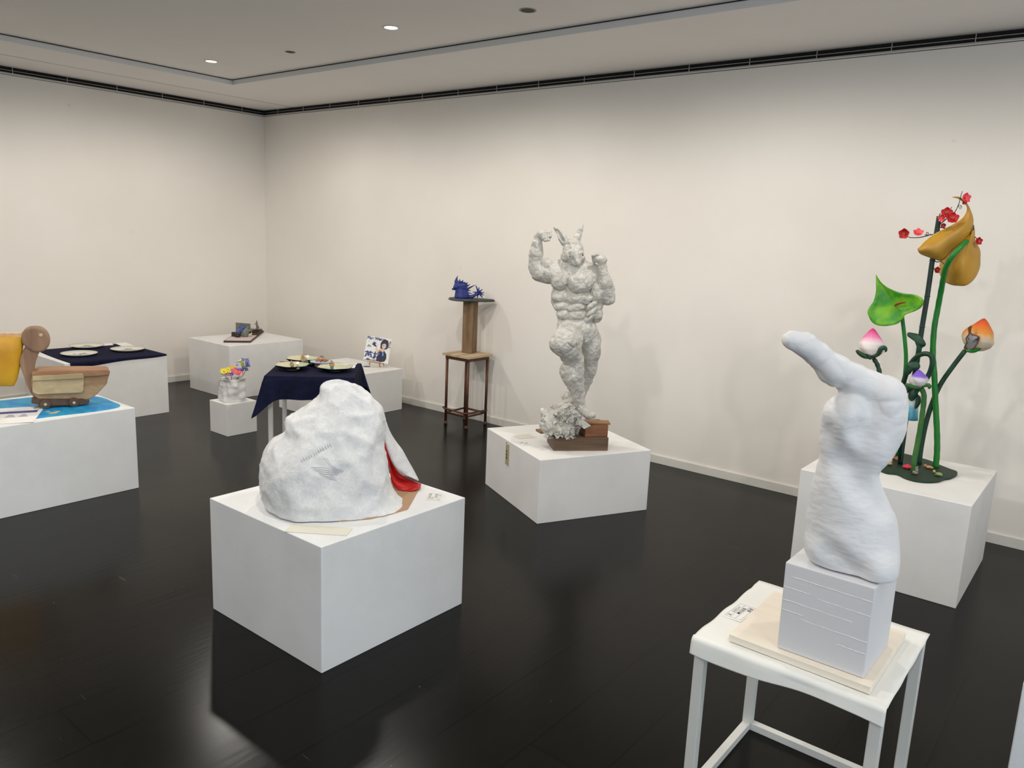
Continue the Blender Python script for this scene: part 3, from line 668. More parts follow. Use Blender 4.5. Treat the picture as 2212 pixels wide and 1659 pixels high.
# rows of pressed pleats on the face
mb = MB()
def surf(px, py):
    # nearest front surface point seen at a pixel, from the shell vertices
    d = ray(px, py); d /= np.linalg.norm(d); W_ = Vd-CO; t = W_@d; dist = np.linalg.norm(W_-t[:, None]*d, axis=1); c_ = np.where(dist < .012)[0]
    if len(c_) == 0: c_ = np.array([dist.argmin()])
    return CO+d*t[c_].min()
for i in range(13):
    x = 650+i*5.2; y = 986-i*2.9; mb.tube([surf(x, y), surf(x+2, y+7), surf(x+3, y+13)], [.001, .0034, .001], 6)
for i in range(6):
    x = 699-i*2.5; mb.tube([surf(672+i*5, 1009+i*3.9), surf(690+i*4, 1009+i*4.6), surf(712+i*3, 1011+i*5.2)], [.001, .0032, .001], 6)
for i in range(4):
    mb.tube([surf(700+i*6, 988+i*1.5), surf(716+i*5, 1008+i), surf(728+i*5, 1027-i*3)], [.001, .003, .001], 6)
obj('pressed_pleats', mb, M_kozo, rock, smooth=True)
# back flap, flaring out behind the opening on the right
top = [(812, 868), (826, 884), (833, 910), (842, 934), (855, 955), (868, 972), (880, 994), (892, 1015), (904, 1038)]
inn = [(800, 900), (815, 915), (826, 935), (832, 957), (845, 992), (857, 1011), (868, 1021), (880, 1028), (901, 1037)]
P = []
for (a, b_) in zip(spline([(x, y, 0) for x, y in top], 4), spline([(x, y, 0) for x, y in inn], 4)):
    row = []
    for j in range(9):
        t = j/8; x = b_[0]+(a[0]-b_[0])*t; y = b_[1]+(a[1]-b_[1])*t; fr_ = (y-868)/170
        row.append(FR(x, y, -.055-.055*fr_-.06*t*t+.006*fbm((x*.1, y*.1, 0), 1)))
    # turn away at the back, towards the ground behind
    o_ = row[-1]
    for e in (.33, .66, 1): row.append(o_-FR.n*.10*e-FR.s*.09*e*e+np.array([0, 0, 0]))
    P.append(row)
obj('back_flap', MB().grid(P), M_kozo, rock, smooth=True, solid=.006)
# red cloth lining pouring out of the opening
M_red = mat('red_satin', (.80, .05, .05), .38, (.70, .03, .04), 18, spec=.4)
lt = [(829, 952), (834, 968), (840, 985), (848, 1002), (860, 1020), (876, 1032), (893, 1040), (910, 1046)]
lb = [(830, 960), (836, 985), (842, 1010), (847, 1040), (858, 1056), (874, 1060), (892, 1060), (908, 1054)]
P = []
A_ = spline([(x, y, 0) for x, y in lt], 5); B_ = spline([(x, y, 0) for x, y in lb], 5)
for i, (a, b_) in enumerate(zip(A_, B_)):
    row = []
    for j in range(15):
        t = j/14; x = a[0]+(b_[0]-a[0])*t; y = a[1]+(b_[1]-a[1])*t; fr_ = i/(len(A_)-1)
        g = onz(x, y, RZ+.012); qg = (g-FR.p)@FR.n
        q = -.075-.03*fr_+.02*math.sin(t*9+fr_*3)*min(1, fr_*3)+t*.05*fr_
        q = q+(qg-q)*fr_**2
        p = FR(x, y, q)
        if p[2] < RZ+.008: p = onz(x, y, RZ+.008+.001*math.sin(x))
        row.append(p)
    P.append(row)
obj('red_lining', MB().grid(P), M_red, rock, smooth=True, solid=.004)

# cream card in front of it and its ruled caption
g = [onz(x, y, RZ) for x, y in ((612, 1149), (635, 1132), (762, 1142), (748, 1158))]
off = np.array([0, 0, .0008]); mbc = MB()
mbc.slab([g[0]+off, g[3]+off, g[2]+off, g[1]+off], (0, 0, .0012))
o = tag(obj('cream_card', mbc, M_cream), 'cream blank card lying at the front corner of the foreground plinth, before the white mound', 'card')
o.name = 'blank_card'
p0 = onz(958, 1066, RZ+.0008); p1 = onz(925, 1064, RZ+.0008); p2 = onz(952, 1082, RZ+.0008)
caption('caption_card', p0, p1-p0, p2-p0, 'small ruled caption label on the foreground plinth, right of the red lining', words=[' 白 い 山', '紙布粘土 ', '  二年', '美術造形'], cols=4)

# ------------------------------------------------------------------ muscular horned statue
SB = .375
FS = Frame((-2.455, 3.80, SB)); k = FS.k
# wooden blocks and planks under it
M_wd = wood('dark_walnut_block', (.30, .23, .16), (.42, .33, .24), (.50, .41, .30), 0, 7)
M_wr = wood('red_brown_block', (.46, .30, .19), (.57, .38, .25), (.64, .46, .31), 0, 7)
M_wp = wood('plank_tan', (.48, .34, .20), (.58, .43, .27), (.64, .50, .33), 0, 12)
gA = onz(1195.5, 974, SB); gB = onz(1313, 974, SB); gu = (gB-gA)/np.linalg.norm(gB-gA); gn = np.array([-gu[1], gu[0], 0]); L1 = np.linalg.norm(gB-gA)
rot = np.array([[gu[0], gn[0], 0], [gu[1], gn[1], 0], [0, 0, 1]])
h1 = .080; D1 = .20
c1 = gA+gu*L1/2+gn*D1/2
def rbox(c, size, r_): return MB().box((0, 0, 0), size), c, r_
def wblock(name, c, size, ang, m, label, cat='block', bev=.003):
    o = obj(name, MB().box((0, 0, size[2]/2), size), m, bevel=bev, loc=(0, 0, 0)); o.location = c; o.rotation_euler = (0, 0, ang) if np.isscalar(ang) else ang; return tag(o, label, cat)
ang = math.atan2(gu[1], gu[0])
wblock('wooden_block', (c1[0], c1[1], SB+.0003), (L1, D1, h1), ang, M_wd, 'dark walnut block, the lowest wood under the horned statue, on its plinth')
z2 = SB+h1+.001; q0 = onz(1266, 944, z2); q1 = onz(1312, 944, z2); u2 = (q1-q0); L2 = np.linalg.norm(u2)+.012; a2 = math.atan2(u2[1], u2[0])+.08
c2 = (q0+q1)/2+np.array([-math.sin(a2), math.cos(a2), 0])*.085
wblock('wooden_block', (c2[0], c2[1], z2), (L2, .16, .068), a2, M_wr, 'reddish-brown wooden block stacked on the right end of the dark walnut block')
z3 = z2+.069
pA = FS(1262, 912, .0); pB = FS(1315, 905, .0)
wblock('wooden_plank', ((pA[0]+pB[0])/2, (pA[1]+pB[1])/2, z3+.001), (.155, .075, .010), ang-.12, M_wp, 'thin tan plank lying on the reddish-brown block, right of the statue\'s feet', 'plank', .001)
pA = FS(1156, 922, -.03); pB = FS(1215, 934, .04); mid = (pA+pB)/2
wblock('wooden_plank', (mid[0]+.02, mid[1]+.02, SB+h1+.0015), (.20, .07, .013), ang+.25, M_wp, 'thin tan plank sticking out on the left under the statue\'s crumpled base', 'plank', .001)

st = thing('horned_muscular_statue', (-2.44, 3.80, SB), 'white muscular horned figure flexing both arms with one knee raised, on wooden blocks', 'statue')
S = SDF()
def C(a, b, q0=0, q1=0, kk=.008): S.cone(FS(a[0], a[1], q0), FS(b[0], b[1], q1), a[2]*k, b[2]*k, kk)
def E(x, y, rx, ry, rq, q=0, kk=.01, tilt=0):
    n = FS.n; s_ = FS.s*math.cos(tilt)+np.array([0, 0, 1.])*math.sin(tilt); z_ = np.cross(n, s_)
    S.ell(FS(x, y, q), np.array([rx*k, ry*k, rq*k]), [s_, z_, n], kk)
def G(pts, r=2, kk=.008): S.groove([FS(p[0], p[1], p[2]-.007) for p in pts], r*k*1.5, kk*1.3)
# trunk
E(1240, 600, 42, 34, 22, 0, .02); E(1238, 640, 42, 40, 21, 0, .02); E(1240, 682, 34, 36, 19, 0, .02); E(1246, 712, 40, 24, 22, 0, .02)
C((1237, 562, 16), (1238, 590, 24), 0, 0, .02)              # neck
C((1205, 578, 15), (1240, 572, 15), -.01, 0, .02); C((1240, 572, 14), (1278, 584, 15), 0, -.01, .02)
# pecs
E(1208, 607, 17, 19, 14, .05, .004); E(1252, 612, 25, 21, 15, .052, .004)
E(1266, 604, 18, 20, 12, .035, .01)
# abs
for (x, y, rx, ry) in ((1209, 641, 17, 14), (1212, 662, 15, 9.5), (1216, 679, 13, 10.5)): E(x, y, rx, ry, 9, .045, .004, .05)
for (x, y, rx, ry) in ((1246, 645, 21, 12), (1244, 665, 18, 9.5), (1244, 682, 18, 11)): E(x, y, rx, ry, 9, .047, .004, .12)
# serratus and ribs, wrapping to the right
for i, (x, y) in enumerate(((1270, 648), (1276, 661), (1278, 674), (1272, 688))): E(x, y, 17-i, 6, 10, .03, .003, .75)
E(1292, 640, 14, 36, 16, -.01, .015, -.1); E(1286, 672, 14, 24, 14, -.005, .012, .25)
E(1201, 640, 9, 26, 12, 0, .01)
# lower belly / V
E(1243, 708, 26, 22, 10, .035, .008); E(1262, 722, 20, 26, 12, .02, .01, -.5); E(1220, 702, 14, 14, 12, .02, .01)
# left (photo) arm raised and flexed
E(1197, 590, 22, 22, 20, 0, .012); C((1193, 592, 20), (1166, 584, 18), 0, .0, .012); C((1166, 586, 20), (1157, 576, 13), 0, .0, .012)
E(1180, 572, 14, 13, 13, .015, .008, .3); E(1176, 598, 18, 12, 13, -.005, .01, -.3)
C((1156, 578, 13), (1157, 545, 12.5), 0, .01, .01); C((1157, 545, 12.5), (1163, 512, 8), .01, .02, .01)
E(1152, 560, 7, 16, 9, 0, .01); E(1166, 546, 6, 20, 9, .01, .01)
C((1163, 511, 8), (1171, 506, 9), .02, .03, .006)
E(1178, 508, 14, 10, 10, .035, .006)                       # palm / back of the fist
for i in range(4):                                          # four curled fingers, unequal
    x = 1173+i*5.2; y = 509-i*1.2; L = (12, 13, 12, 10)[i]
    C((x, y-5, 3.1), (x+.6, y+L*.45, 3.2), .052, .058, .0015); C((x+.6, y+L*.45, 3.1), (x-1, y+L*.75, 2.6), .058, .045, .0015)
C((1169, 512, 3.4), (1178, 519, 3.1), .045, .058, .0015); C((1178, 519, 3.1), (1186, 518, 2.6), .058, .064, .0015)
# right (photo) arm: elbow out low, fist up by the chin
E(1284, 594, 16, 22, 18, -.005, .012); C((1285, 596, 17), (1304, 640, 15), -.01, -.02, .012); E(1290, 632, 14, 22, 14, .02, .01)
E(1313, 640, 14, 16, 14, 0, .01); C((1314, 645, 13), (1308, 612, 13.5), .0, .03, .01); C((1308, 612, 13), (1301, 576, 8), .03, .05, .01)
E(1301, 618, 9, 22, 9, .03, .008); E(1317, 630, 9, 18, 9, .01, .008, -.2); C((1301, 575, 8), (1300, 566, 8.5), .05, .055, .006)
E(1297, 560, 13, 9, 10, .055, .006)
for i in range(4):
    x = 1280+i*.6; y = 556+i*3.4; L = (14, 15, 14, 11)[i]
    C((x+12, y-3, 3.1), (x+1, y-1.5, 3.1), .062-i*.006, .062-i*.006, .0015); C((x+1, y-1.5, 3.0), (x+2, y+4, 2.6), .062-i*.006, .052-i*.006, .0015)
C((1301, 553, 3.3), (1290, 549, 3.0), .06, .07, .0015); C((1290, 549, 3.0), (1281, 552, 2.6), .07, .072, .0015)
# head
E(1238, 538, 20, 17, 19, .02, .01); E(1238, 552, 23, 17, 20, .025, .01); C((1240, 556, 17), (1246, 566, 10), .03, .055, .01)
C((1238, 545, 8), (1248, 566, 5), .065, .082, .008)         # muzzle ridge
E(1237, 526, 16, 8, 15, .02, .006)
E(1222, 555, 9, 10, 10, .035, .006); E(1256, 556, 7, 9, 9, .04, .006)
C((1224, 546, 2.2), (1236, 549.5, 2.2), .060, .068, .006); C((1250, 548, 2), (1258, 545, 2), .066, .058, .006)    # brows
G([(1228, 572, .06), (1240, 574, .065), (1251, 571, .07)], 1.3, .004)
# horns / ears
for ch in (((1221, 524, 8), (1214, 512, 7.5), (1205, 499, 4.5), (1197, 492, 1.5)), ((1244, 522, 8), (1248, 511, 6.5), (1254, 498, 4.2), (1259, 485, 1.4))):
    for a, b_ in zip(ch[:-1], ch[1:]): C(a, b_, .015, .015, .004)
G([(1217, 520, .04), (1209, 507, .037), (1202, 498, .03)], 2.5, .004)
# standing leg (photo right, behind)
C((1264, 712, 24), (1278, 760, 19), -.02, -.05, .02); E(1280, 745, 17, 36, 17, -.03, .012); C((1276, 768, 18), (1266, 820, 12), -.05, -.09, .012); E(1274, 792, 15, 26, 15, -.07, .01)
C((1266, 820, 12), (1250, 868, 8), -.09, -.10, .01); C((1238, 862, 11), (1206, 882, 7), -.11, -.07, .008); C((1226, 858, 12), (1240, 866, 9), -.11, -.1, .01)
for i in range(4): C((1206+i*3, 880-i*1, 4), (1192+i*4, 878+i*1.8, 3.2), -.075, -.055, .003)
# raised leg (photo left, towards the viewer)
C((1232, 712, 22), (1222, 738, 28), .01, .12, .02); E(1216, 742, 27, 25, 26, .13, .012); E(1240, 744, 16, 30, 20, .08, .012, -.3)
E(1204, 744, 15, 17, 16, .15, .006, .3); E(1232, 736, 16, 14, 14, .15, .006, -.4)
C((1228, 752, 25), (1238, 775, 20), .11, .07, .01); E(1236, 800, 24, 30, 20, .06, .012); E(1246, 790, 14, 32, 16, .07, .01); E(1222, 800, 12, 18, 12, .06, .008)
C((1238, 812, 22), (1248, 850, 13), .06, .04, .012); C((1248, 850, 13), (1255, 885, 9.5), .04, .03, .01)
C((1256, 884, 9), (1272, 897, 8), .03, .06, .006); E(1273, 896, 14, 7, 9, .07, .004)
# muscle separations
G([(1230, 588, .085), (1228, 612, .092), (1226, 628, .085)], 1.6, .006)
G([(1194, 628, .06), (1212, 627, .085), (1226, 626, .085), (1246, 634, .088), (1270, 632, .07)], 1.4, .005)
G([(1227, 628, .08), (1227, 655, .08), (1229, 692, .075)], 1.6, .005)
G([(1196, 654, .06), (1212, 652, .075), (1226, 652, .075)], 1.1, .004); G([(1230, 655, .08), (1250, 658, .078), (1270, 652, .06)], 1.2, .004)
G([(1198, 670, .06), (1212, 671, .075), (1226, 672, .075)], 1.1, .004); G([(1230, 673, .08), (1250, 673, .075), (1264, 668, .06)], 1.1, .004)
G([(1206, 690, .055), (1228, 692, .075), (1256, 691, .065), (1276, 684, .05)], 1.3, .005)
G([(1252, 732, .05), (1266, 714, .05), (1284, 698, .03)], 1.5, .006); G([(1256, 735, .06), (1262, 760, .03), (1264, 800, .02)], 2, .008)
G([(1190, 740, .2), (1206, 729, .215), (1222, 738, .22), (1238, 752, .18)], 1.2, .005); G([(1206, 762, .19), (1222, 768, .16), (1242, 770, .14)], 1.3, .005)
FIST1 = FS(1180, 510, .04); FIST2 = FS(1293, 560, .055)
def ds(p):
    q = noise.voronoi(Vector((p[0]*34, p[1]*34, p[2]*22)))[0]
    h = min(np.linalg.norm(p-FIST1), np.linalg.norm(p-FIST2)); a = .25 if h < .045 else 1
    return a*(.0062*min(.5, q[1]-q[0])-.0012+.0016*fbm(p, 60)+.0036*ridge((p[0], p[1], p[2]*.7), 27)+.0012*ridge(p, 70))
V, Fc = S.mesh(.0031, ds)
M_st = mat('statue_paper', (.80, .79, .76), .40, (.71, .695, .66), 22, bump=.9, bscale=40, bdist=.009, lo=.4, hi=.7)
obj('body', (V, Fc), M_st, st, smooth=True)
M_eye = mat('eye_red', (.20, .05, .04), .25)
for (x, y, q) in ((1232, 553.5, .079), (1258.0, 551.5, .058)): obj('eye', MB().ball(FS(x, y, q), 2.5*k, 12), M_eye, st, smooth=True)
# crumpled mass he stands on: lump plus torn folded sheets
S = SDF(); 
def E2(x, y, rx, ry, rq, q=0, kk=.02): S.ell(FS(x, y, q), np.array([rx*k, ry*k, rq*k]), [FS.s, np.array([0, 0, 1.]), FS.n], kk)
E2(1200, 908, 30, 20, 26, .04); E2(1190, 918, 24, 20, 24, .07); E2(1222, 905, 32, 26, 30, .03); E2(1215, 925, 26, 16, 20, .09); E2(1180, 892, 12, 9, 10, .03); E2(1236, 896, 17, 14, 20, .03); E2(1228, 884, 14, 10, 16, .03)
ztopb = SB+h1+.001
S.cutbox((-2.9, 3.3, .2), (-2.0, 4.3, ztopb+.002), .002)
V, Fc = S.mesh(.0042, lambda p: .010*min(.5, (lambda v_: v_[1]-v_[0])(noise.voronoi(Vector((p[0]*30, p[1]*30, p[2]*30)))[0]))-.002+.004*ridge(p, 30))
V[:, 2] = np.maximum(V[:, 2], ztopb+.001)
obj('crumpled_base', (V, Fc), M_st, st, smooth=True)
mb = MB(); rnd = random.Random(11)
for i in range(150):
    x = rnd.gauss(1226, 20); y = rnd.gauss(912, 18); q = rnd.uniform(.06, .14) if rnd.random() < .8 else rnd.uniform(-.02, .06)
    if i > 115: x = rnd.uniform(1180, 1240); y = rnd.uniform(930, 944); q = rnd.uniform(.12, .15)
    x = min(max(x, 1172), 1254); y = min(max(y, 876), 944)
    c_ = FS(x, y, q); 
    if c_[2] < ztopb+.014 and q < .10: c_[2] = ztopb+.016
    sz = rnd.uniform(.016, .040); R3 = np.array(Matrix.Rotation(rnd.uniform(0, 6.3), 3, 'X') @ Matrix.Rotation(rnd.uniform(0, 6.3), 3, 'Z'))
    P = []
    for a in range(4):
        P.append([c_+R3@np.array([(a/3-.5)*sz, (b_/3-.5)*sz*.9, .006*math.sin(a*2.1+b_*1.7+i)+.005*(a == 1)]) for b_ in range(4)])
    for row in P:
        for p in row: p[2] = max(p[2], ztopb+.002) if (p-FS.p)@FS.n < .10 else max(p[2], SB+.03)
    mb.grid(P)
o = obj('torn_paper_scraps', mb, mat('scrap_paper', (.80, .79, .76), .6, (.72, .71, .68), 30), st, solid=.0012)
o['kind'] = 'stuff'
obj('paper_ball', MB().ball(FS(1172, 886, .03), 5*k, 14), M_white, st, smooth=True)
obj('folded_sheet', MB().slab([FS(1250, 900, .10), FS(1276, 920, .12), FS(1262, 927, .125), FS(1244, 912, .11)], FS.n*-.012), mat('scrap_paper', (0, 0, 0)), st, bevel=.001)

# card, slip and label on the statue's plinth
g = [onz(x, y, SB+.0006) for x, y in ((1108, 941.5), (1122, 948.5), (1158, 945), (1142, 938))]
o = obj('cream_slip', MB().slab([g[0], g[1], g[2], g[3]], (0, 0, .0012)), M_cream); o.name = 'blank_card'
tag(o, 'small cream blank card on the statue\'s plinth, left of the crumpled base', 'card')
p0 = onz(1134, 953, SB+.0008); p1 = onz(1110, 954.5, SB+.0008); p2 = onz(1151, 962.5, SB+.0008)
caption('caption_card', p1, p0-p1, onz(1127, 963.5, SB+.0008)-p1, 'small faint ruled caption label on the statue\'s plinth, below the cream card', words=['力', '紙木', '兎'], cols=3)
# wooden name tag hanging on the plinth side: left face, from o_ to o_+vv
_e = np.array(PB[3])-np.array(PB[0]); _e /= np.linalg.norm(_e); nf = np.array([-_e[1], _e[0], 0]); _m = np.mean(np.array(PB), 0)
if nf[:2]@(np.array(PB[0])-_m) < 0: nf = -nf
def face(px, py):
    d = ray(px, py); t = ((np.array([PB[0][0], PB[0][1], 0])-CO)@nf)/(d@nf); return CO+d*t
g = [face(1094, 960), face(1092.2, 1002), face(1098.7, 1006), face(1100.3, 960)]
tg = thing('name_tag', (g[0]+g[2])/2, 'narrow vertical wooden name tag fixed to the left side of the statue\'s plinth', 'tag')
obj('plaque', MB().slab(g, nf*.004), wood('tag_wood', (.66, .62, .46), (.70, .66, .50), (.74, .70, .54), 2, 20), tg, bevel=.0008)
xd = (g[3]-g[0]); xd[2] = 0; xd /= np.linalg.norm(xd)
obj('pin', MB().ball(face(1096, 956.8)+nf*.005, .0035, 10), M_ink, tg, smooth=True)
for j, ch in enumerate('作鉄筋'):
    P_ = face(1096, 974+j*7.2)+nf*.0052; text(ch, .017, M_ink, tg, P_-xd*.0085-np.array([0, 0, .007]), xd, (0, 0, 1), 'lettering', .0004)
# ------------------------------------------------------------------ painted flower sculpture
FZ = .496
FF = Frame((-.74, 4.30, FZ)); k = FF.k
fl = thing('painted_flower_sculpture', (-.74, 4.30, FZ), 'tall sculpture of painted giant flowers and buds on a dark green leaf base', 'sculpture')
M_dg = mat('dark_green_paint', (.07, .27, .17), .5, (.04, .20, .13), 30, bump=.3, bscale=80)
M_pole = mat('blackish_green_paint', (.05, .19, .16), .42, (.04, .13, .12), 14)
M_mg = mat('leaf_green_paint', (.06, .42, .17), .45, (.10, .50, .12), 16, stretch=(1, 1, .5))
M_og = mat('olive_green_paint', (.22, .42, .17), .5, (.12, .36, .14), 9)
M_base = mat('base_green', (.07, .20, .12), .6, (.06, .17, .10), 12)
pts = [(1893, 1016), (1915, 1024), (1938, 1027), (1955, 1035), (1975, 1041), (2000, 1044), (2025, 1043), (2040, 1038), (2052, 1036), (2066, 1029), (2066, 1022), (2050, 1016), (2030, 1008), (2012, 1000), (1990, 993), (1960, 985), (1930, 979), (1908, 978), (1890, 990)]
pp = [onz(x, y, FZ+.001)[:2] for x, y in pts]; sp = spline([(*p, 0) for p in pp]+[(*pp[0], 0)], 4)[:-1]
obj('leaf_base', MB().prism([(p[0], p[1]) for p in sp], FZ+.0005, FZ+.012), M_base, fl, bevel=.002)
pz = FZ+.011
def foot_q(px, py): return (onz(px, py, pz)-FF.p)@FF.n
def stem(name, pix, r, m, q=None, parent=fl, per=6, taper=1.0, bumps=0):
    """pix: from foot upwards; depth leaves from the foot's place on the base"""
    q0 = foot_q(*pix[0][:2]); n = len(pix); P = []
    for i, p in enumerate(pix):
        qq = q0+((p[2] if len(p) > 2 else 0)); P.append(FF(p[0], p[1], qq))
    P = spline(P, per); m_ = len(P); rs = [r*k*(1+(taper-1)*i/(m_-1))*(1+bumps*math.sin(i*1.9)) for i in range(m_)]
    P[0] = P[0]-np.array([0, 0, 0]); return obj(name, MB().tube(P, rs, 14), m, parent, smooth=True)
# bamboo-like dark pole with the plum branches
pole = [(1944, 1003), (1951, 950), (1957, 906, .0), (1968, 850), (1981, 780), (1992, 706), (2003, 640), (2014, 562), (2022, 510), (2029, 467)]
stem('plum_trunk', pole, 5.4, M_pole, taper=.92)
qp = foot_q(1944, 1003)
for i in (2, 4, 5, 6, 7):
    mb = MB(); p = FF(pole[i][0], pole[i][1], qp); d = FF(pole[i+1][0], pole[i+1][1], qp)-p; d /= np.linalg.norm(d); mb.tube([p-d*.003, p, p+d*.003], [5.2*k, 6.2*k, 5.2*k], 14); obj('pole_node', mb, M_pole, fl, smooth=True)
def twig(pix, r=1.2, q=.0):
    P = spline([FF(x, y, qp+q+(z if z else 0)) for x, y, z in [(p[0], p[1], p[2] if len(p) > 2 else 0) for p in pix]], 5); return P, [r*k*(1-.5*i/len(P)) for i in range(len(P))]
for nm, pix in (('a', [(2026, 508), (2012, 507, .01), (2000, 510, .02), (1985, 513, .02), (1966, 513, .02), (1952, 507, .02), (1941, 505, .02)]),
                ('b', [(2028, 486), (2036, 480, .01), (2048, 470, .02), (2058, 464, .02), (2066, 452, .01), (2072, 438, .0), (2075, 425, 0), (2079, 413, 0)]),
                ('c', [(2044, 470, .02), (2050, 458, .01), (2056, 447, .01)]), ('d', [(2029, 467), (2031, 460)]),
                ('e', [(2016, 562), (2024, 566), (2034, 565), (2042, 575)]), ('f', [(2028, 490, -.03), (2070, 500, -.07), (2103, 510, -.08), (2113, 520, -.06)]), ('g', [(2103, 497, -.05), (2103, 486, -.05)]), ('h', [(2014, 575), (2020, 583)])):
    P, R2 = twig(pix); obj('twig', MB().tube(P, R2, 8), M_pole, fl, smooth=True)
curl = MB()
curl.tube([FF(2073+3.2*math.cos(t)+t*.2, 444+3.2*math.sin(t)+t*.5, qp+.003*t) for t in np.linspace(0, 9, 30)], .5*k, 6)
obj('tendril', curl, M_pole, fl, smooth=True); curl = MB()
curl.tube([FF(2006+3.2*math.cos(t)-t*.6, 505+3.2*math.sin(t), qp+.02+.003*t) for t in np.linspace(0, 9, 30)], .7*k, 6)
obj('tendril', curl, M_pole, fl, smooth=True)
M_redp = mat('crimson_petal', (.80, .08, .16), .5, (.66, .04, .10), 60); M_pink = mat('coral_petal', (.95, .35, .40), .5, (.90, .25, .32), 60); M_stam = mat('stamen_yellow', (.85, .65, .15), .5)
def blossom(px, py, r, m, q=.02, face=(0, 0), openy=1.0):
    c_ = FF(px, py, qp+q); n = FF.n+FF.s*face[0]+np.array([0, 0, face[1]]); n /= np.linalg.norm(n); X = np.cross([0, 0, 1.], n); X /= np.linalg.norm(X); Y = np.cross(n, X); mb = MB(); R_p = r*k
    for j in range(5):
        a = j*2*math.pi/5+.3; d = X*math.cos(a)+Y*math.sin(a); e = np.cross(n, d); P = []
        for i in range(7):
            t = i/6; w = .62*R_p*math.sin(math.pi*(t*.86+.10)); row = []
            for s_ in range(6):
                u_ = s_/5*2-1; row.append(c_+d*R_p*t+e*w*u_+n*(R_p*(.55*t*t*openy+.16*u_*u_)))
            P.append(row)
        mb.grid(P)
    o = obj('plum_blossom', mb, m, fl, smooth=True, solid=.0012)
    s2 = MB()
    for j in range(7): a = j*.9; s2.tube([c_, c_+n*R_p*.5+X*math.cos(a)*R_p*.22+Y*math.sin(a)*R_p*.22], .35*k, 5)
    obj('stamens', s2, M_stam, o)
for a_ in ((1954, 505, 11, M_redp, .025, (-.2, 0)), (1983, 505, 10, M_pink, .025, (.1, .9)), (2045, 461, 11, M_redp, .025, (0, .3)), (2037, 471, 8, M_pink, .03, (-.6, 0)), (2057, 473, 12, M_redp, .035, (.1, .4)), (2038, 486, 5, M_redp, .02, (0, -.4)), (2084, 428, 10, M_pink, .01, (.8, .2)), (2083, 436, 5, M_redp, .01, (.5, -.6)), (2112, 521, 8, M_redp, -.06, (.7, .1)), (2022, 583, 7, M_redp, .005, (.9, 0)), (2027, 503, 6, M_pink, .0, (0, .6))): blossom(*a_)
# yellow calla: two lobes of a rolled spathe
M_yel = mat('ochre_yellow_paint', (.77, .58, .16), .5, (.66, .49, .18), 7, bump=.35, bscale=22, bdist=.004, lo=.3, hi=.75)
qy = foot_q(2021, 1008)
qf_ = lambda x, y: qy+.13-.0011*(x-1983)+.0004*max(0, 480-y)
calla = ribbon([(1983, 538), (2001, 519), (2027, 502), (2060, 485), (2079, 471), (2089, 456), (2089, 445), (2083, 438), (2070, 428), (2057, 426)], [(1983, 539), (1987, 547), (1998, 552), (2018, 559), (2036, 562), (2057, 540), (2077, 524), (2096, 504), (2101, 488), (2101, 470), (2092, 446), (2080, 430), (2068, 425.5), (2057, 426)], FF, qf_, .05)
obj('calla_spathe', calla, M_yel, fl, smooth=True, solid=.005)
back = petal([(2104, 486), (2106, 500), (2107, 519), (2113, 530), (2118, 543), (2118, 560), (2117, 577), (2110, 595), (2100, 608), (2086, 617), (2070, 617.5), (2057, 616), (2044, 611), (2035, 603), (2029, 590), (2029, 575), (2033, 562), (2048, 548), (2070, 528), (2090, 511), (2101, 498)], FF, lambda x, y: qy+.03-.00004*(x-2075)**2, bulge=.04, thick=.005, centre=(2078, 568))
obj('calla_back_lobe', back, M_yel, fl, smooth=True)
obj('spathe_rim', MB().tube(spline([FF(x, y, qf_(x, y)+.002) for x, y in ((1984, 536), (2001, 518.5), (2027, 501.5), (2060, 485.5), (2079, 470.5), (2089, 456), (2089, 445), (2083, 438), (2070, 428), (2057, 426))], 5), .8*k, 6), mat('pale_rim', (.95, .82, .50), .5), fl, smooth=True)
stem('calla_stem', [(2021, 1010), (2024, 978), (2024, 932), (2021, 875), (2018, 806), (2015, 765), (2018, 710), (2026, 665), (2034, 622, .03), (2040, 590, .09), (2046, 572, .13), (2056, 555, .15), (2072, 537, .14), (2089, 521, .10)], 6.2, M_mg, taper=.85, bumps=.04)
# green anthurium
M_anth = mat('anthurium_green', (.50, .76, .14), .45, (.24, .60, .16), 13, lo=.42, hi=.62, bump=.2, bscale=50)
nt = M_anth.node_tree
sh = [(1892, 592), (1897, 602), (1905, 611), (1918, 621), (1938, 630), (1956, 634), (1975, 636), (1986, 640), (1993, 645), (1996, 653), (1990, 664), (1979, 671), (1966, 676), (1956, 680), (1949, 690), (1941, 698), (1930, 702), (1912, 704.5), (1896, 703), (1885, 697), (1878, 687), (1874, 673), (1879, 662), (1887, 650), (1892, 630), (1892, 612)]
qa = foot_q(1936, 985)
obj('anthurium_leaf', petal(sh, FF, lambda x, y: qa+.03+.0004*(x-1930)+.000012*(x-1930)**2, bulge=-.022, thick=.004, centre=(1934, 660)), M_anth, fl, smooth=True)
qs = qa+.03
obj('spadix', MB().tube([FF(1933, 660, qs-.016), FF(1936, 658, qs+.01), FF(1945, 655, qs+.03), FF(1955, 653, qs+.045)], [1.6*k, 2.4*k, 2*k, 1.2*k], 10), mat('spadix_red', (.60, .10, .14), .5), fl, smooth=True)
stem('anthurium_stem', [(1935, 985), (1938, 940), (1946, 880), (1953, 830), (1957, 780), (1955, 740), (1949, 688), (1944, 668, .01)], 4.6, M_mg, taper=.9)
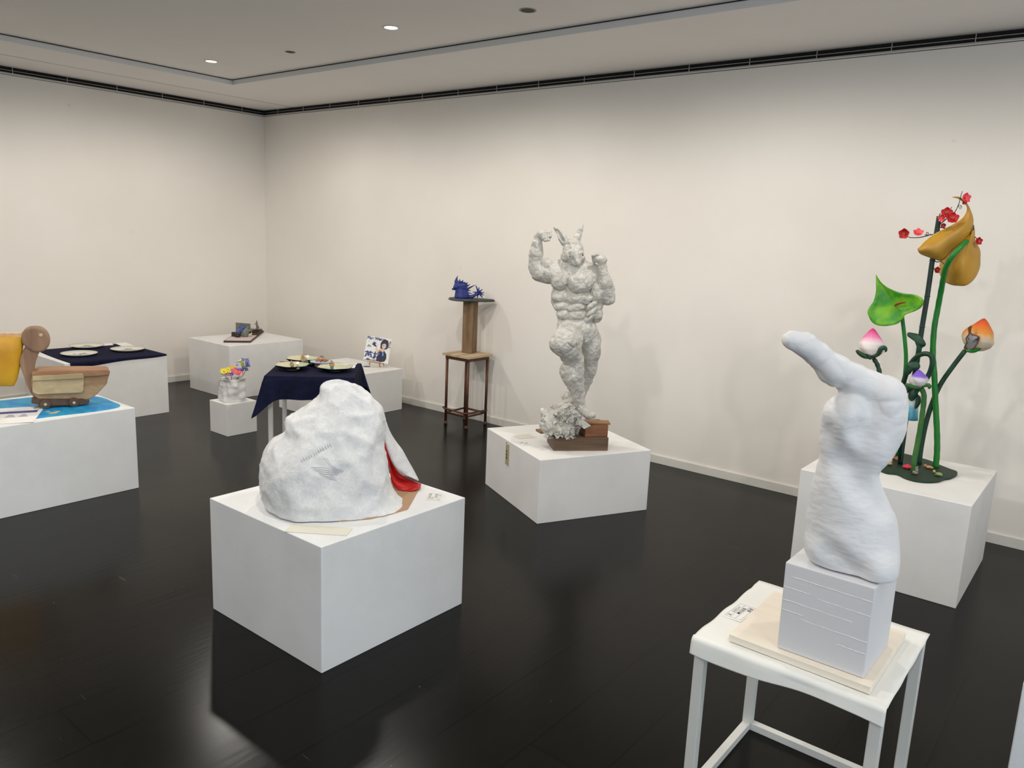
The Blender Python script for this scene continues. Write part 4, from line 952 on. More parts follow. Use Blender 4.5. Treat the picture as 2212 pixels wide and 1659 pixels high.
# buds
def bud(name, cx, cy, w, h, m, q, tilt, seedv, tip=.5):
    ax = np.array([0, 0, 1.])+FF.s*tilt; ax /= np.linalg.norm(ax); H = h*k; Wd = w*k/2; base = FF(cx, cy+h/2, q)
    prof = [(.02, 0), (.45, .05), (.82, .18), (1.0, .36), (.97, .50), (.80, .64), (.52, .78), (.30, .90), (.14, .97), (.01, 1.0)]
    pr = [(max(.0005, a*Wd), b_*H) for a, b_ in [(interp(t, [p[1] for p in prof], [p[0] for p in prof]), t) for t in np.linspace(0, 1, 30)]]
    def wob(t, hh_): return 1+.07*math.sin(3*t+seedv+hh_*7)+.045*math.sin(7*t+hh_*9+seedv)
    return obj(name, MB().lathe(pr, base-ax*0, 36, wob, ax), m, fl, smooth=True, loc=base), base, ax
qk = foot_q(1912, 998)
M_pb = grad_mat('pink_bud_paint', [(0, (.86, .84, .80)), (.45, (.93, .88, .87)), (.62, (.90, .50, .68)), (.80, (.85, .12, .45)), (1, (.80, .05, .35))], 0, .185, nz=.18)
pb, base, ax = bud('pink_bud', 1880, 741, 53, 68, M_pb, qk, -.04, 0)
pb['label'] = 'white bud with a magenta tip'
for (pix) in ([(1880, 773), (1868, 770), (1858, 764), (1851, 758), (1852, 762)], [(1884, 772), (1897, 765), (1903, 754), (1911, 751), (1914, 757), (1911, 761)], [(1882, 776), (1876, 768), (1873, 764), (1870, 768)]):
    P = spline([FF(x, y, qk+.045*(1 if i_ < 3 else 1)) for i_, (x, y) in enumerate(pix)], 5); n_ = len(P)
    obj('sepal', MB().tube(P, [max(.6, 5*math.sin(math.pi*(i/n_*.8+.2)))*k for i in range(n_)], 10), M_dg, fl, smooth=True)
stem('pink_bud_stem', [(1912, 1000), (1914, 950), (1912, 900), (1906, 850), (1902, 815), (1896, 790), (1887, 774)], 4.6, M_dg, bumps=.12)
qo = foot_q(1985, 1001)
M_ob = grad_mat('orange_bud_paint', [(0, (.80, .62, .50)), (.30, (.86, .80, .70)), (.48, (.85, .55, .15)), (.70, (.88, .36, .12)), (1, (.78, .20, .12))], 0, .20, nz=.3, nscale=12)
ob, base, ax = bud('orange_bud', 2105, 723, 60, 72, M_ob, qo, .12, 2)
ob['label'] = 'orange bud with a torn silver patch'
M_sil = mat('silver_foil', (.62, .61, .62), .35, (.12, .12, .13), 45, metal=.2, bump=.6, bscale=70, bdist=.004, lo=.56, hi=.66)
obj('foil_patch', petal([(2092, 709), (2099, 704), (2096, 713), (2099, 722), (2115, 728), (2111, 742), (2104, 752), (2090, 757), (2083, 752), (2088, 740), (2087, 730), (2093, 722)], FF, lambda x, y: qo+.003+k*math.sqrt(max(9, (31*(1 if y < 735 else 1-(y-735)/60))**2-(x-2106)**2)), bulge=.0, thick=.006), M_sil, ob, smooth=True)
obj('torn_edge', MB().tube(spline([FF(x, y, qo+.004+k*math.sqrt(max(9, (31*(1 if y < 735 else 1-(y-735)/60))**2-(x-2106)**2))) for x, y in ((2092, 709), (2099, 704), (2096, 713), (2099, 722), (2115, 728), (2111, 742), (2104, 752), (2090, 757), (2083, 752), (2088, 740), (2087, 730), (2093, 722), (2092, 709))], 3), 1.2*k, 6), mat('torn_brown', (.45, .26, .16), .7), ob, smooth=True)
stem('orange_bud_stem', [(1985, 1003), (1990, 965), (2000, 915), (2014, 870, 0), (2032, 830), (2058, 792), (2085, 757)], 5.4, M_dg, taper=.9)
P = [FF(x, y, qo+.035) for x, y in ((2086, 758), (2102, 757), (2115, 750), (2122, 742), (2121, 737))]
obj('sepal', MB().tube(spline(P, 4), [k*2, k*3, k*4, k*5, k*5.5, k*6, k*6, k*6, k*6, k*6, k*6, k*6, k*5.5, k*5, k*4, k*3, k*1][:17], 10), M_mg, fl, smooth=True)
qv = foot_q(1973, 1020)
M_vb = grad_mat('purple_bud_paint', [(0, (.83, .83, .80)), (.45, (.82, .80, .84)), (.55, (.52, .38, .80)), (1, (.38, .18, .72))], 0, .105, nz=.15)
vb, base, ax = bud('purple_bud', 1984, 818, 36, 38, M_vb, qv, -.1, 4); vb['label'] = 'small white bud with a purple tip'
stem('purple_bud_stem', [(1973, 1020), (1976, 989), (1986, 935), (1993, 890), (1996, 855), (1990, 838)], 5.2, M_og, bumps=.05)
for pix in ([(1990, 838), (1975, 836), (1962, 832), (1955, 830)], [(1992, 836), (2003, 832), (2008, 835), (2006, 840)]):
    P = spline([FF(x, y, qv+.02) for x, y in pix], 5); n_ = len(P); obj('sepal', MB().tube(P, [max(.8, 4.5*math.sin(math.pi*(i/n_*.85+.1)))*k for i in range(n_)], 8), M_og, fl, smooth=True)
# drooping blue bell
ql = qp+.05
M_bb = grad_mat('blue_bell_paint', [(0, (.22, .52, .62)), (.35, (.40, .68, .78)), (.6, (.80, .85, .84)), (1, (.84, .85, .80))], 0, .15, nz=.35, nscale=20)
top_ = FF(1975, 846, ql); ax = FF(1966, 906, ql)-top_; HH = np.linalg.norm(ax)
pr = [(3*k, 0), (9*k, .10*HH), (12*k, .3*HH), (12.5*k, .6*HH), (14*k, .85*HH), (15*k, HH), (13.6*k, HH), (12*k, .8*HH), (10*k, .4*HH), (.001, .2*HH)]
obj('blue_bell_flower', MB().lathe(pr, top_, 30, lambda t, h: 1+.06*math.sin(5*t)*h, ax), M_bb, fl, smooth=True, loc=top_+ax)
obj('bell_fleck', MB().tube([FF(1961, 888, ql+.036), FF(1959, 893, ql+.037), FF(1962, 899, ql+.038)], 1.7*k, 6), mat('fleck_yellow', (.80, .78, .15), .5), fl, smooth=True)
P = spline([FF(x, y, ql+z) for x, y, z in ((1946, 880, -.04), (1948, 845, -.04), (1956, 812, -.03), (1967, 786, -.02), (1983, 769, 0), (1999, 764, .02), (2011, 769, .03), (2014, 784, .03), (2008, 806, .02), (1996, 826, .01), (1984, 840, 0), (1976, 848, 0))], 5)
obj('bell_stem', MB().tube([FF(1945, 1000, ql-.05)]+P, 5.2*k, 12), M_dg, fl, smooth=True)
for nm, o_l in (('sepal', [(1966, 846), (1975, 841), (1983, 843), (1982, 855), (1975, 864), (1967, 866), (1962, 858)]), ('sepal', [(1952, 835), (1964, 834), (1966, 842), (1958, 853), (1950, 858), (1948, 846)]), ('sepal', [(1983, 852), (1989, 858), (1989, 870), (1982, 881), (1976, 882), (1978, 866)])):
    obj(nm, petal(o_l, FF, ql+.034, bulge=.01, thick=.003), M_dg, fl, smooth=True)
obj('leaf', petal([(1959, 722), (1962, 718), (1972, 719), (1984, 722), (1993, 730), (2000, 742), (1998, 748), (1992, 752), (1990, 765), (1984, 776), (1981, 768), (1982, 756), (1978, 744), (1974, 733), (1968, 727), (1961, 727)], FF, qp+.025, bulge=.016, thick=.004), M_dg, fl, smooth=True)
obj('leaf', petal([(1955, 806), (1957, 790), (1960, 784), (1972, 781), (1983, 782), (1988, 791), (1984, 798), (1973, 800), (1966, 808), (1958, 810)], FF, qp+.07, bulge=.014, thick=.004), M_dg, fl, smooth=True)
# small ornaments standing on the leaf base
def blobs(name, label, cat, specs, smooth=True):
    """specs: (px,py,r_px,mat, up px)"""
    g0 = onz(specs[0][0], specs[0][1], FZ+.0125); t = thing(name, g0, label, cat)
    Fq = (g0-FF.p)@FF.n
    for (nm, x, y, r, m_, sc) in [s_[-1] if len(s_) == 1 else s_ for s_ in specs[1:]]:
        c_ = FF(x, y, Fq); c_[2] = max(c_[2], FZ+.0126+r*k*sc[2]); obj(nm, MB().ball(c_, r*k, 12, sc), m_, t, smooth=True)
    return t
M_cr = mat('ceramic_cream', (.82, .72, .50), .35, (.70, .50, .28), 60); M_rb = mat('ceramic_red', (.70, .30, .24), .4, (.80, .62, .50), 60); M_gy = mat('ceramic_grey', (.45, .42, .38), .4, (.62, .58, .52), 60); M_tg = mat('ceramic_green', (.45, .55, .30), .4, (.62, .66, .48), 60); M_pk = mat('felt_pink', (.90, .22, .32), .5)
def rabbit(x, y, m_, label, s=1.0):
    blobs('rabbit_figurine', label, 'figurine', [(x, y+4), ('body', x, y, 5.2*s, m_, (1.1, 1.0, .8)), ('head', x+3.2*s, y-5*s, 3.3*s, m_, (1, 1, 1)), ('ear', x+1.6*s, y-10*s, 1.3*s, m_, (1, 1, 2.2)), ('ear', x+4.8*s, y-10*s, 1.3*s, m_, (1, 1, 2.2)), ('tail', x-5*s, y, 1.5*s, m_, (1, 1, 1))])
rabbit(1922, 1001, M_cr, 'cream rabbit figurine on the leaf base, leftmost beside the white torso')
rabbit(1929, 988, M_rb, 'reddish rabbit figurine on the leaf base, just behind the cream one', .85)
rabbit(1977, 1021, M_gy, 'grey rabbit figurine at the front of the leaf base by the olive stem', 1.05)
blobs('fish_figurine', 'red-and-cream figurine lying on the leaf base, left of the tallest right stem', 'figurine', [(2005, 1012), ('body', 2007, 1010, 6, M_cr, (1.5, .8, .55)), ('head', 1999, 1006, 4, M_rb, (1, 1, .8))])
blobs('turtle_figurine', 'pale green turtle figurine on the leaf base, right of the tallest right stem', 'figurine', [(2028, 1028), ('shell', 2028, 1024, 6, M_tg, (1.2, 1, .6)), ('head', 2018, 1018, 3.2, M_cr, (1, 1, 1)), ('foot', 2021, 1027, 2.2, M_tg, (1, 1, .6)), ('foot', 2033, 1028, 2.2, M_tg, (1, 1, .6))])
blobs('mushroom_figurine', 'tiny reddish figurine on the leaf base beside the anthurium stem', 'figurine', [(1937, 994), ('body', 1937, 992, 4.4, M_rb, (1.2, 1, .8)), ('cap', 1938, 988, 3, M_rb, (1, 1, .8))])
g0 = onz(1960, 1012, FZ+.0125); t = thing('pink_flower_ornament', g0, 'bright pink ruffled flower lying on the leaf base between the stems', 'ornament')
mb = MB()
for j in range(5):
    a = j*1.2566; mb.ball(g0+np.array([math.cos(a)*.012, math.sin(a)*.012, .009]), .0125, 10, (1, 1, .62))
obj('petals', mb, M_pk, t, smooth=True); obj('centre', MB().ball(g0+np.array([0, 0, .016]), .009, 10, (1, 1, .8)), M_pk, t, smooth=True)

# ------------------------------------------------------------------ tall stool with post, slate and blue spiky sculpture
SZ = .611
Nx, Ny = -4.15, 4.664
st2 = thing('workshop_stool', (-4.29, 4.81, 0), 'tall stool with a slatted wooden seat and rusty brown tube legs by the right wall', 'stool')
M_rust = mat('rusty_tube', (.30, .22, .19), .5, (.40, .24, .16), 14, metal=.4, bump=.2)
M_seat = wood('weathered_seat', (.62, .50, .37), (.74, .65, .52), (.84, .78, .68), 1, 8, .7)
sx = -.298; sy = .30
cx_, cy_ = Nx+sx/2, Ny+sy/2
mb = MB()
for j in range(5): mb.box((Nx+sx*(j+.5)/5, cy_, SZ-.0095), (abs(sx)/5-.0015, sy, .019))
obj('seat', mb, M_seat, st2, bevel=.0015)
hx, hy = .118, .120
ptsx = [(cx_+a*hx, cy_+b_*hy) for a, b_ in ((1, -1), (-1, -1), (-1, 1), (1, 1))]
for (x, y) in ptsx:
    l_ = obj('leg', MB().tube([(x, y, .022), (x, y, SZ-.045)], .0115, 14), M_rust, st2, smooth=True)
    obj('foot_cap', MB().tube([(x, y, 0), (x, y, .028)], .0145, 14), mat('foot_rubber', (.33, .24, .18), .7), l_, smooth=True)
ap = MB()
for i in range(4):
    a, b_ = ptsx[i], ptsx[(i+1) % 4]; L = math.dist(a, b_)+.02; ap.box(((a[0]+b_[0])/2, (a[1]+b_[1])/2, SZ-.034), (L if abs(a[1]-b_[1]) < .01 else .022, L if abs(a[0]-b_[0]) < .01 else .022, .026))
obj('seat_frame', ap, M_rust, st2, bevel=.001)
for i in range(4):
    a, b_ = ptsx[i], ptsx[(i+1) % 4]; z = .105
    obj('stretcher', MB().tube([(a[0], a[1], z), (b_[0], b_[1], z)], .0085, 10), M_rust, st2, smooth=True)
a, b_ = ptsx[1], ptsx[0]
obj('foot_bar', MB().tube([(a[0]-.012, a[1]+.02, .142), (a[0]-.02, a[1]-.012, .146), (a[0]+.01, a[1]-.026, .142), (b_[0]-.03, b_[1]-.026, .134), (b_[0], b_[1]-.016, .134), (b_[0]+.016, b_[1]+.015, .134), (ptsx[3][0]+.012, ptsx[3][1], .128)], .0085, 10), M_rust, st2, smooth=True)
pc = np.array([-4.325, 4.862, SZ]); M_post = wood('post_wood', (.36, .28, .20), (.50, .40, .29), (.58, .47, .34), 2, 11, .7)
po = obj('wooden_post', MB().box((0, 0, .2165), (.095, .095, .431)), M_post, loc=(0, 0, 0), bevel=.003); po.location = (pc[0], pc[1], SZ+.0008); po.rotation_euler = (0, 0, R_(16)); tag(po, 'square weathered wooden post standing on the stool seat', 'post')
FB = Frame((-4.32, 4.85, SZ+.434)); k = FB.k
zs = SZ+.434
sl = MB(); ptl = [(977, 642, .03), (983, 648, .08), (1010, 650, .085), (1040, 651, .06), (1066, 652, .02), (1062, 646, -.01), (1030, 640, -.06), (995, 638, -.05)]
n_ = len(ptl)
def flat(x, y): p = onz(x, y, zs); return p
out = [(-4.485, 4.755), (-4.44, 4.72), (-4.36, 4.705), (-4.27, 4.76), (-4.19, 4.86), (-4.155, 4.955), (-4.17, 4.985), (-4.26, 4.965), (-4.40, 4.93), (-4.49, 4.86)]
ou = spline([(*p, 0) for p in out]+[(*out[0], 0)], 4)[:-1]; rnd = random.Random(5)
lay = []
for z, s_ in ((0, .93), (.007, 1.0), (.013, .96), (.021, .93)): lay.append([(pc[0]+(p[0]-pc[0])*(s_+rnd.uniform(-.015, .015)), pc[1]+(p[1]-pc[1])*(s_+rnd.uniform(-.012, .012)), zs+z) for p in ou])
m_ = len(ou); v = [p for l in lay for p in l]; f = [tuple(range(m_))[::-1], tuple(range(3*m_, 4*m_))]+[(i*m_+j, i*m_+(j+1) % m_, (i+1)*m_+(j+1) % m_, (i+1)*m_+j) for i in range(3) for j in range(m_)]
tag(obj('slate_slab', (v, f), mat('slate', (.27, .28, .28), .6, (.20, .21, .21), 20, bump=.6, bscale=40, bdist=.004)), 'dark grey jagged slate slab balanced on the wooden post', 'slab')
zt = zs+.0215
S = SDF()
def C(a, b, r1, r2, q0=0, q1=0, kk=.003): S.cone(FB(a[0], a[1], q0), FB(b[0], b[1], q1), r1*k, r2*k, kk)
q_ = .03
C((995, 640), (995, 624), 12, 8, q_, q_, .01); C((988, 641), (990, 626), 6, 6, q_, q_, .01); C((1005, 640), (1003, 628), 8, 7, q_, q_, .01)
C((990, 618), (1002, 617), 8, 8, q_, q_, .008); C((986, 623), (978, 624.5), 3.6, 2.2, q_, q_+.01); C((990, 612), (985, 608), 5, 3.5, q_, q_); C((986, 610), (986, 603), 3.4, 2.2, q_, q_); C((986, 603), (988.8, 596), 2.2, .6, q_, q_); C((984, 620), (1004, 622), 5, 5, q_+.01, q_+.01)
C((995, 611), (995, 609), 4, 2.5, q_, q_+.02)
for (a, b_) in (((986, 616), (981, 613)), ((993, 619), (987, 628)), ((1000, 619), (1004, 629)), ((996, 612), (1000, 606)), ((1000, 632), (1012, 636)), ((992, 610), (993, 604)), ((1000, 614), (1001, 610)), ((1003, 616), (1010, 611)), ((1005, 620), (1014, 615)), ((1008, 625), (1023.5, 617)), ((1003, 627), (1015.5, 628)), ((1005, 631), (1018, 634)), ((1004, 622), (1012, 626)), ((996, 616), (990, 625)), ((1000, 622), (998, 630)), ((988, 621), (984, 618))):
    b_ = (a[0]+(b_[0]-a[0])*1.12, a[1]+(b_[1]-a[1])*1.12); C(a, b_, 2.7, .7, q_+.008, q_+.01+rnd.uniform(-.02, .03))
C((1005, 640), (1020, 641), 4.2, 3.6, q_, q_, .006); C((1020, 641), (1030, 635), 3.6, 3.2, q_, q_-.01, .006)
cc = (1034, 632)
for b_ in ((1027.5, 616), (1034.5, 620.5), (1042, 625), (1046, 632.5), (1045, 638), (1042.5, 643.5), (1030.5, 643.8), (1021.5, 631), (1038, 628), (1030, 626)):
    C(cc, b_, 2.3, .8, q_-.01, q_-.01+rnd.uniform(-.02, .02))
S.cutbox((-5, 4, .3), (-3.8, 5.2, zt+.0008), .001)
V, Fc = S.mesh(.0024, lambda p: .0006*fbm(p, 120))
zs_min = V[:, 2].min()
tag(obj('spiky_blue_sculpture', (V, Fc), mat('ultramarine', (.14, .20, .50), .55, (.10, .15, .42), 30, bump=.3, bscale=90), smooth=True), 'cobalt blue spiky sculpture with a starburst tail on the slate slab', 'sculpture')
# ------------------------------------------------------------------ navy-clothed steel table with glazed bowls
NZ = .645
C0 = np.array([-4.285, 3.255]); HS = .283; ROT = R_(45)
ud = np.array([math.cos(ROT), math.sin(ROT)]); vd = np.array([-ud[1], ud[0]])
t = thing('steel_frame_table', (C0[0], C0[1], 0), 'white steel frame table hidden under the navy cloth behind the white mound', 'table')
i_ = HS-.03
cr = [C0+ud*a*i_+vd*b_*i_ for a, b_ in ((-1, -1), (1, -1), (1, 1), (-1, 1))]
for c_ in cr: obj('leg', MB().box((c_[0], c_[1], (NZ-.01)/2), (.028, .028, NZ-.01), ROT), M_frame, t, bevel=.001)
for z in (.0125, NZ-.025):
    for i in range(4):
        a, b_ = cr[i], cr[(i+1) % 4]; m_ = (a+b_)/2; obj('crossbar', MB().box((m_[0], m_[1], z), (np.linalg.norm(b_-a)-.028, .024, .024), math.atan2(*(b_-a)[::-1])), M_frame, t)
# draped cloth
n_ = 36; ring0 = []
HT = HS; V = []; F_ = []
def sq(i, h, n=n_):
    s_, f = divmod(i, n); f = f/n; cs = [(-1, -1), (1, -1), (1, 1), (-1, 1)]; a = np.array(cs[s_ % 4]); b_ = np.array(cs[(s_+1) % 4]); p = a+(b_-a)*f; return C0+ud*p[0]*h+vd*p[1]*h, s_ % 4, f
tot = 4*n_; rows = []
cs_prev = None
for lev in range(13):
    tt = lev/12; row = []
    for i in range(tot):
        p, sd, f = sq(i, HT); cd = min(f, 1-f)*2*HT       # distance to the nearest corner
        cw = math.exp(-(cd/.05)**2); nrm = (p-C0); nn = nrm/np.linalg.norm(nrm)
        out_n = [-vd, ud, vd, -ud][sd]; drop = .150+.115*cw**1.5+(.0 if sd else .0)
        dirn = out_n*(1-cw)+nn*cw*1.0; dirn /= np.linalg.norm(dirn)+1e-9
        flare = (.010+.085*cw+.010*math.sin(f*19+sd*2)*(1-cw))*tt**1.1
        r = .006; z = NZ-drop*tt
        p2 = p+dirn*(flare+r*min(1, tt*6)); row.append((p2[0], p2[1], z-(0 if lev else -.0)))
    rows.append(row)
V = [q for r_ in rows for q in r_]
F_ = [(a*tot+i, a*tot+(i+1) % tot, (a+1)*tot+(i+1) % tot, (a+1)*tot+i) for a in range(12) for i in range(tot)]
F_.append(tuple(range(tot)))
o = obj('tablecloth', (V, F_), M_navy, smooth=False, solid=.0016)
tag(o, 'navy blue cloth with pointed hanging corners draped over the table behind the white mound', 'tablecloth')
CT = NZ+.0012
M_gi = mat('glaze_cream', (.86, .80, .66), .22, (.70, .74, .62), 16, coat=.5); M_go = mat('glaze_teal', (.05, .33, .34), .2, (.03, .22, .26), 12, coat=.6); M_ft = mat('bare_clay', (.62, .48, .36), .8)
def bowl(px, py, rad, h, label, scal=.05, mi=M_gi, name='glazed_bowl'):
    p = onz(px, py, CT); o = thing(name, (p[0], p[1], CT), label, 'bowl', 'glazed bowls on the navy table')
    wob = lambda t, q: 1+scal*math.sin(6*t+.5)*q
    outp = [(rad*.34, .008), (rad*.55, .010), (rad*.82, .5*h), (rad*1.0, h)]; inp = [(rad*.97, h+.001), (rad*.80, .5*h+.006), (rad*.5, .016), (.001, .014)]
    c_ = (p[0], p[1], CT)
    obj('outer_wall', MB().lathe(outp, c_, 40, lambda t, q: 1+scal*math.sin(6*t+.5)*q*q, cap=(1, 0)), M_go, o, smooth=True)
    obj('inner_wall', MB().lathe(inp, c_, 40, lambda t, q: 1+scal*math.sin(6*t+.5)*(1-q)**2, cap=(0, 1)), mi, o, smooth=True)
    obj('foot_ring', MB().lathe([(rad*.30, 0), (rad*.34, 0), (rad*.36, .010), (rad*.30, .010)], c_, 30), M_ft, o, smooth=True); return p
M_anim = mat('clay_cream', (.76, .66, .50), .6, (.60, .48, .34), 50); M_blu = mat('clay_blue', (.35, .55, .58), .4)
def critter(px, py, z, label, s=1, m=M_anim, cup=True):
    p = onz(px, py, z); o = thing('animal_figurine', (p[0], p[1], z), label, 'figurine', 'small clay figurines in the bowls')
    if cup: obj('pedestal', MB().lathe([(.008*s, 0), (.010*s, .004), (.009*s, .016*s), (.012*s, .018*s)], p, 16), M_blu, o, smooth=True)
    b_ = p+np.array([0, 0, .018*s if cup else 0])
    obj('body', MB().ball(b_+np.array([0, 0, .012*s]), .015*s, 14, (1.1, 1, .85)), m, o, smooth=True); obj('head', MB().ball(b_+np.array([.004, -.008*s, .026*s]), .009*s, 12), m, o, smooth=True)
    for e in (-1, 1): obj('ear', MB().ball(b_+np.array([.004+e*.005*s, -.006*s, .035*s]), .0035*s, 8, (1, 1, 1.4)), m, o, smooth=True)
bowl(653, 784.5, .112, .038, 'scalloped cream bowl with teal outside at the back left of the navy table')
bowl(631, 798.5, .112, .036, 'scalloped cream bowl with teal outside at the front left of the navy table')
bowl(724, 801, .118, .030, 'scalloped cream bowl with teal outside at the front right of the navy table')
critter(631, 797, CT+.0145, 'left of the two cream figurines in the front left bowl'); critter(643, 798.5, CT+.0145, 'right of the two cream figurines in the front left bowl', .9, cup=False)
critter(656, 789, CT+.0145, 'largest cream figurine, in the back left bowl on the navy table', 1.35); critter(662, 786, CT+.0145, 'small dark figurine behind the largest one in the back left bowl', .9, mat('clay_grey', (.45, .45, .42), .5), cup=False)
critter(717, 799, CT+.0145, 'cream figurine on a blue foot in the front right bowl', 1.15)
p = onz(695, 792, CT); o = thing('pedestal_dish', (p[0], p[1], CT), 'pale blue dish on a pink clay drum in the middle of the navy table', 'dish')
obj('drum', MB().lathe([(.045, 0), (.048, .012), (.046, .026)], p, 30), mat('clay_pink', (.76, .60, .52), .6, (.66, .50, .44), 30), o, smooth=True)
obj('plate', MB().lathe([(.045, .026), (.078, .034), (.080, .038), (.074, .036), (.001, .033)], p, 36), mat('glaze_pale_blue', (.62, .76, .84), .2, coat=.5), o, smooth=True)
o = thing('octopus_figurine', (p[0], p[1], CT+.036), 'reddish sprawling figurine with a grey top on the pale blue dish', 'figurine')
mb = MB(); zc = CT+.036
for j in range(7):
    a = j*.9; d = np.array([math.cos(a), math.sin(a), 0]); c_ = np.array([p[0], p[1], zc+.010])
    obj('arm', MB().tube(spline([c_, c_+d*.02+np.array([0, 0, .004]), c_+d*.036+np.array([0, 0, -.003]), c_+d*.045+np.array([0, 0, .003])], 4), [.007]*4+[.006]*4+[.005]*4+[.003], 8), mat('clay_coral', (.78, .42, .32), .5, (.62, .34, .24), 40), o, smooth=True)
obj('body', MB().ball((p[0], p[1], zc+.018), .016, 14, (1.1, 1.1, 1)), M_anim, o, smooth=True); obj('crown', MB().ball((p[0], p[1], zc+.036), .010, 10, (1.6, 1.2, .6)), mat('clay_grey', (0, 0, 0)), o, smooth=True)
p = onz(673, 790.5, CT); o = thing('black_dish', (p[0], p[1], CT), 'small black glazed dish between the back left bowl and the pale blue dish', 'dish')
obj('wall', MB().lathe([(.015, 0), (.02, .010), (.024, .024), (.021, .024), (.018, .012), (.001, .006)], p, 30), mat('glaze_black', (.05, .07, .06), .2, coat=.5), o, smooth=True)
for (a, b_, c_, d, lab) in (((722, 784.5), (772, 785), (770, 787.5), (724, 787), 'long white text sheet at the back right of the navy table'), ((739, 788), (769, 788.5), (766, 795), (755, 795), 'white text sheet beside the front right bowl on the navy table')):
    q = [onz(*v_, CT+.0012) for v_ in (a, b_, c_, d)]; o = tag(obj('text_sheet', MB().slab([q[3], q[2], q[1], q[0]], (0, 0, .001)), M_white), lab, 'paper')
    mb = MB()
    for j in range(5):
        f_ = (j+.7)/6; A1 = q[3]+(q[0]-q[3])*f_; A2 = q[2]+(q[1]-q[2])*f_; A1 = A1+(A2-A1)*.08; A2 = A2-(A2-A1)*.08; w_ = (q[0]-q[3])/np.linalg.norm(q[0]-q[3])*.0009; mb.slab([A1, A2, A2+w_, A1+w_], (0, 0, .0012))
    obj('lines_of_print', mb, M_grey, o)

# ------------------------------------------------------------------ easel poster on the plinth behind the table
HZ = .374
FP = Frame((-5.30, 4.60, HZ)); k = FP.k
e = thing('mini_easel', (-5.27, 4.62, HZ), 'small light-wood tabletop easel holding the blue and white poster', 'easel')
M_lw = wood('easel_wood', (.66, .46, .28), (.76, .56, .36), (.84, .66, .46), 2, 20)
def zt_(px, py, q): p = FP(px, py, q); return p
fl_ = onz(798, 787.5, HZ+.005); fr_ = onz(820.5, 793.5, HZ+.005); fb_ = onz(829.5, 789.5, HZ+.005)
qf = (fr_-FP.p)@FP.n
def leg(a, top): obj('leg', MB().tube([a, top], .0055, 8), M_lw, e)
leg(fl_, FP(803, 765, .0)); leg(fr_, FP(819, 770, .0)); leg(fb_, FP(812, 745, -.02))
obj('ledge', MB().tube([FP(793, 779.5, .045), FP(824, 784.5, .045)], .006, 8), M_lw, e)
# poster card, leaning back
tl, tr, br_, bl = FP(794, 725, -.035), FP(846, 732.5, -.035), FP(838, 786, .040), FP(784.5, 777, .040)
po = thing('poster_board', (tl+tr+br_+bl)/4*np.array([1, 1, 0])+np.array([0, 0, bl[2]]), 'white poster with big blue lettering and a drawn dark-haired figure, leaning on a small easel', 'poster')
nrm = np.cross(tr-tl, bl-tl); nrm /= np.linalg.norm(nrm); nrm = -nrm if nrm@FP.n > 0 else nrm    # points away from the viewer
obj('board', MB().slab([tl, tr, br_, bl], nrm*.004), M_white, po)
Xd = (tr-tl)/np.linalg.norm(tr-tl); Yd = (tl-bl)/np.linalg.norm(tl-bl); Wd = np.linalg.norm(tr-tl); Hd = np.linalg.norm(tl-bl)
up_ = -nrm
M_bl = mat('poster_blue', (.13, .20, .48), .6); M_dk = mat('poster_navy', (.15, .17, .27), .6); M_skin = mat('poster_skin', (.90, .76, .68), .6); M_tan = mat('poster_tan', (.72, .60, .42), .6); M_lb = mat('poster_light_blue', (.45, .62, .85), .6)
A = lambda u_, v_, e_=.0005: bl+(br_-bl)*u_*(1-v_)+(tr-tl)*u_*v_+(tl-bl)*v_+up_*e_
def shp(name, pts, m, e_=.0005): obj(name, MB().slab([A(a, b_, e_) for a, b_ in pts], -up_*.0003 if False else up_*.0002), m, po)
text('Blue Water', .036, M_bl, po, A(.01, .875), Xd, Yd, sx=.92, bold=.0016)
text('英雄', .088, M_bl, po, A(.0, .06), Xd, Yd, sx=.86, bold=.0022)
text('90:a2', .030, M_dk, po, A(.905, .90), -Yd, Xd, bold=.0003)
text('ふゆ', .022, M_dk, po, A(.03, .55), Xd, Yd)
shp('drawn_body', [(.50, .04), (.52, .22), (.56, .40), (.66, .50), (.78, .48), (.88, .36), (.90, .18), (.84, .06), (.70, .02)], M_dk, .0008)
shp('drawn_arm', [(.40, .62), (.45, .66), (.50, .50), (.57, .42), (.60, .34), (.52, .30), (.46, .44)], M_skin, .0010)
shp('drawn_glove', [(.22, .70), (.30, .72), (.42, .66), (.44, .60), (.34, .62)], M_dk, .0012)
shp('drawn_collar', [(.60, .50), (.68, .58), (.78, .52), (.74, .42), (.66, .44)], M_skin, .0012)
shp('drawn_hair', [(.60, .56), (.58, .76), (.64, .90), (.76, .95), (.88, .90), (.91, .72), (.88, .58), (.80, .54)], M_dk, .0014)
shp('drawn_face', [(.65, .64), (.66, .74), (.76, .78), (.83, .72), (.82, .62), (.74, .54), (.68, .58)], M_skin, .0018)
for i, (u1, v1) in enumerate(((.80, .68), (.70, .68))): shp('drawn_eye', [(u1-.012, v1-.012), (u1+.012, v1-.012), (u1+.012, v1+.014), (u1-.012, v1+.014)], M_bl, .0022)
shp('drawn_tie', [(.70, .44), (.74, .44), (.78, .30), (.72, .26)], M_lb, .0012); shp('drawn_strap', [(.54, .46), (.60, .54), (.62, .48), (.56, .40)], M_tan, .0014)
star = [(.33+(.11 if i % 2 == 0 else .04)*math.cos(i*math.pi/7), .73+(.11 if i % 2 == 0 else .04)*math.sin(i*math.pi/7)*.95) for i in range(14)]
shp('drawn_blue_splash', star, M_bl, .0016)
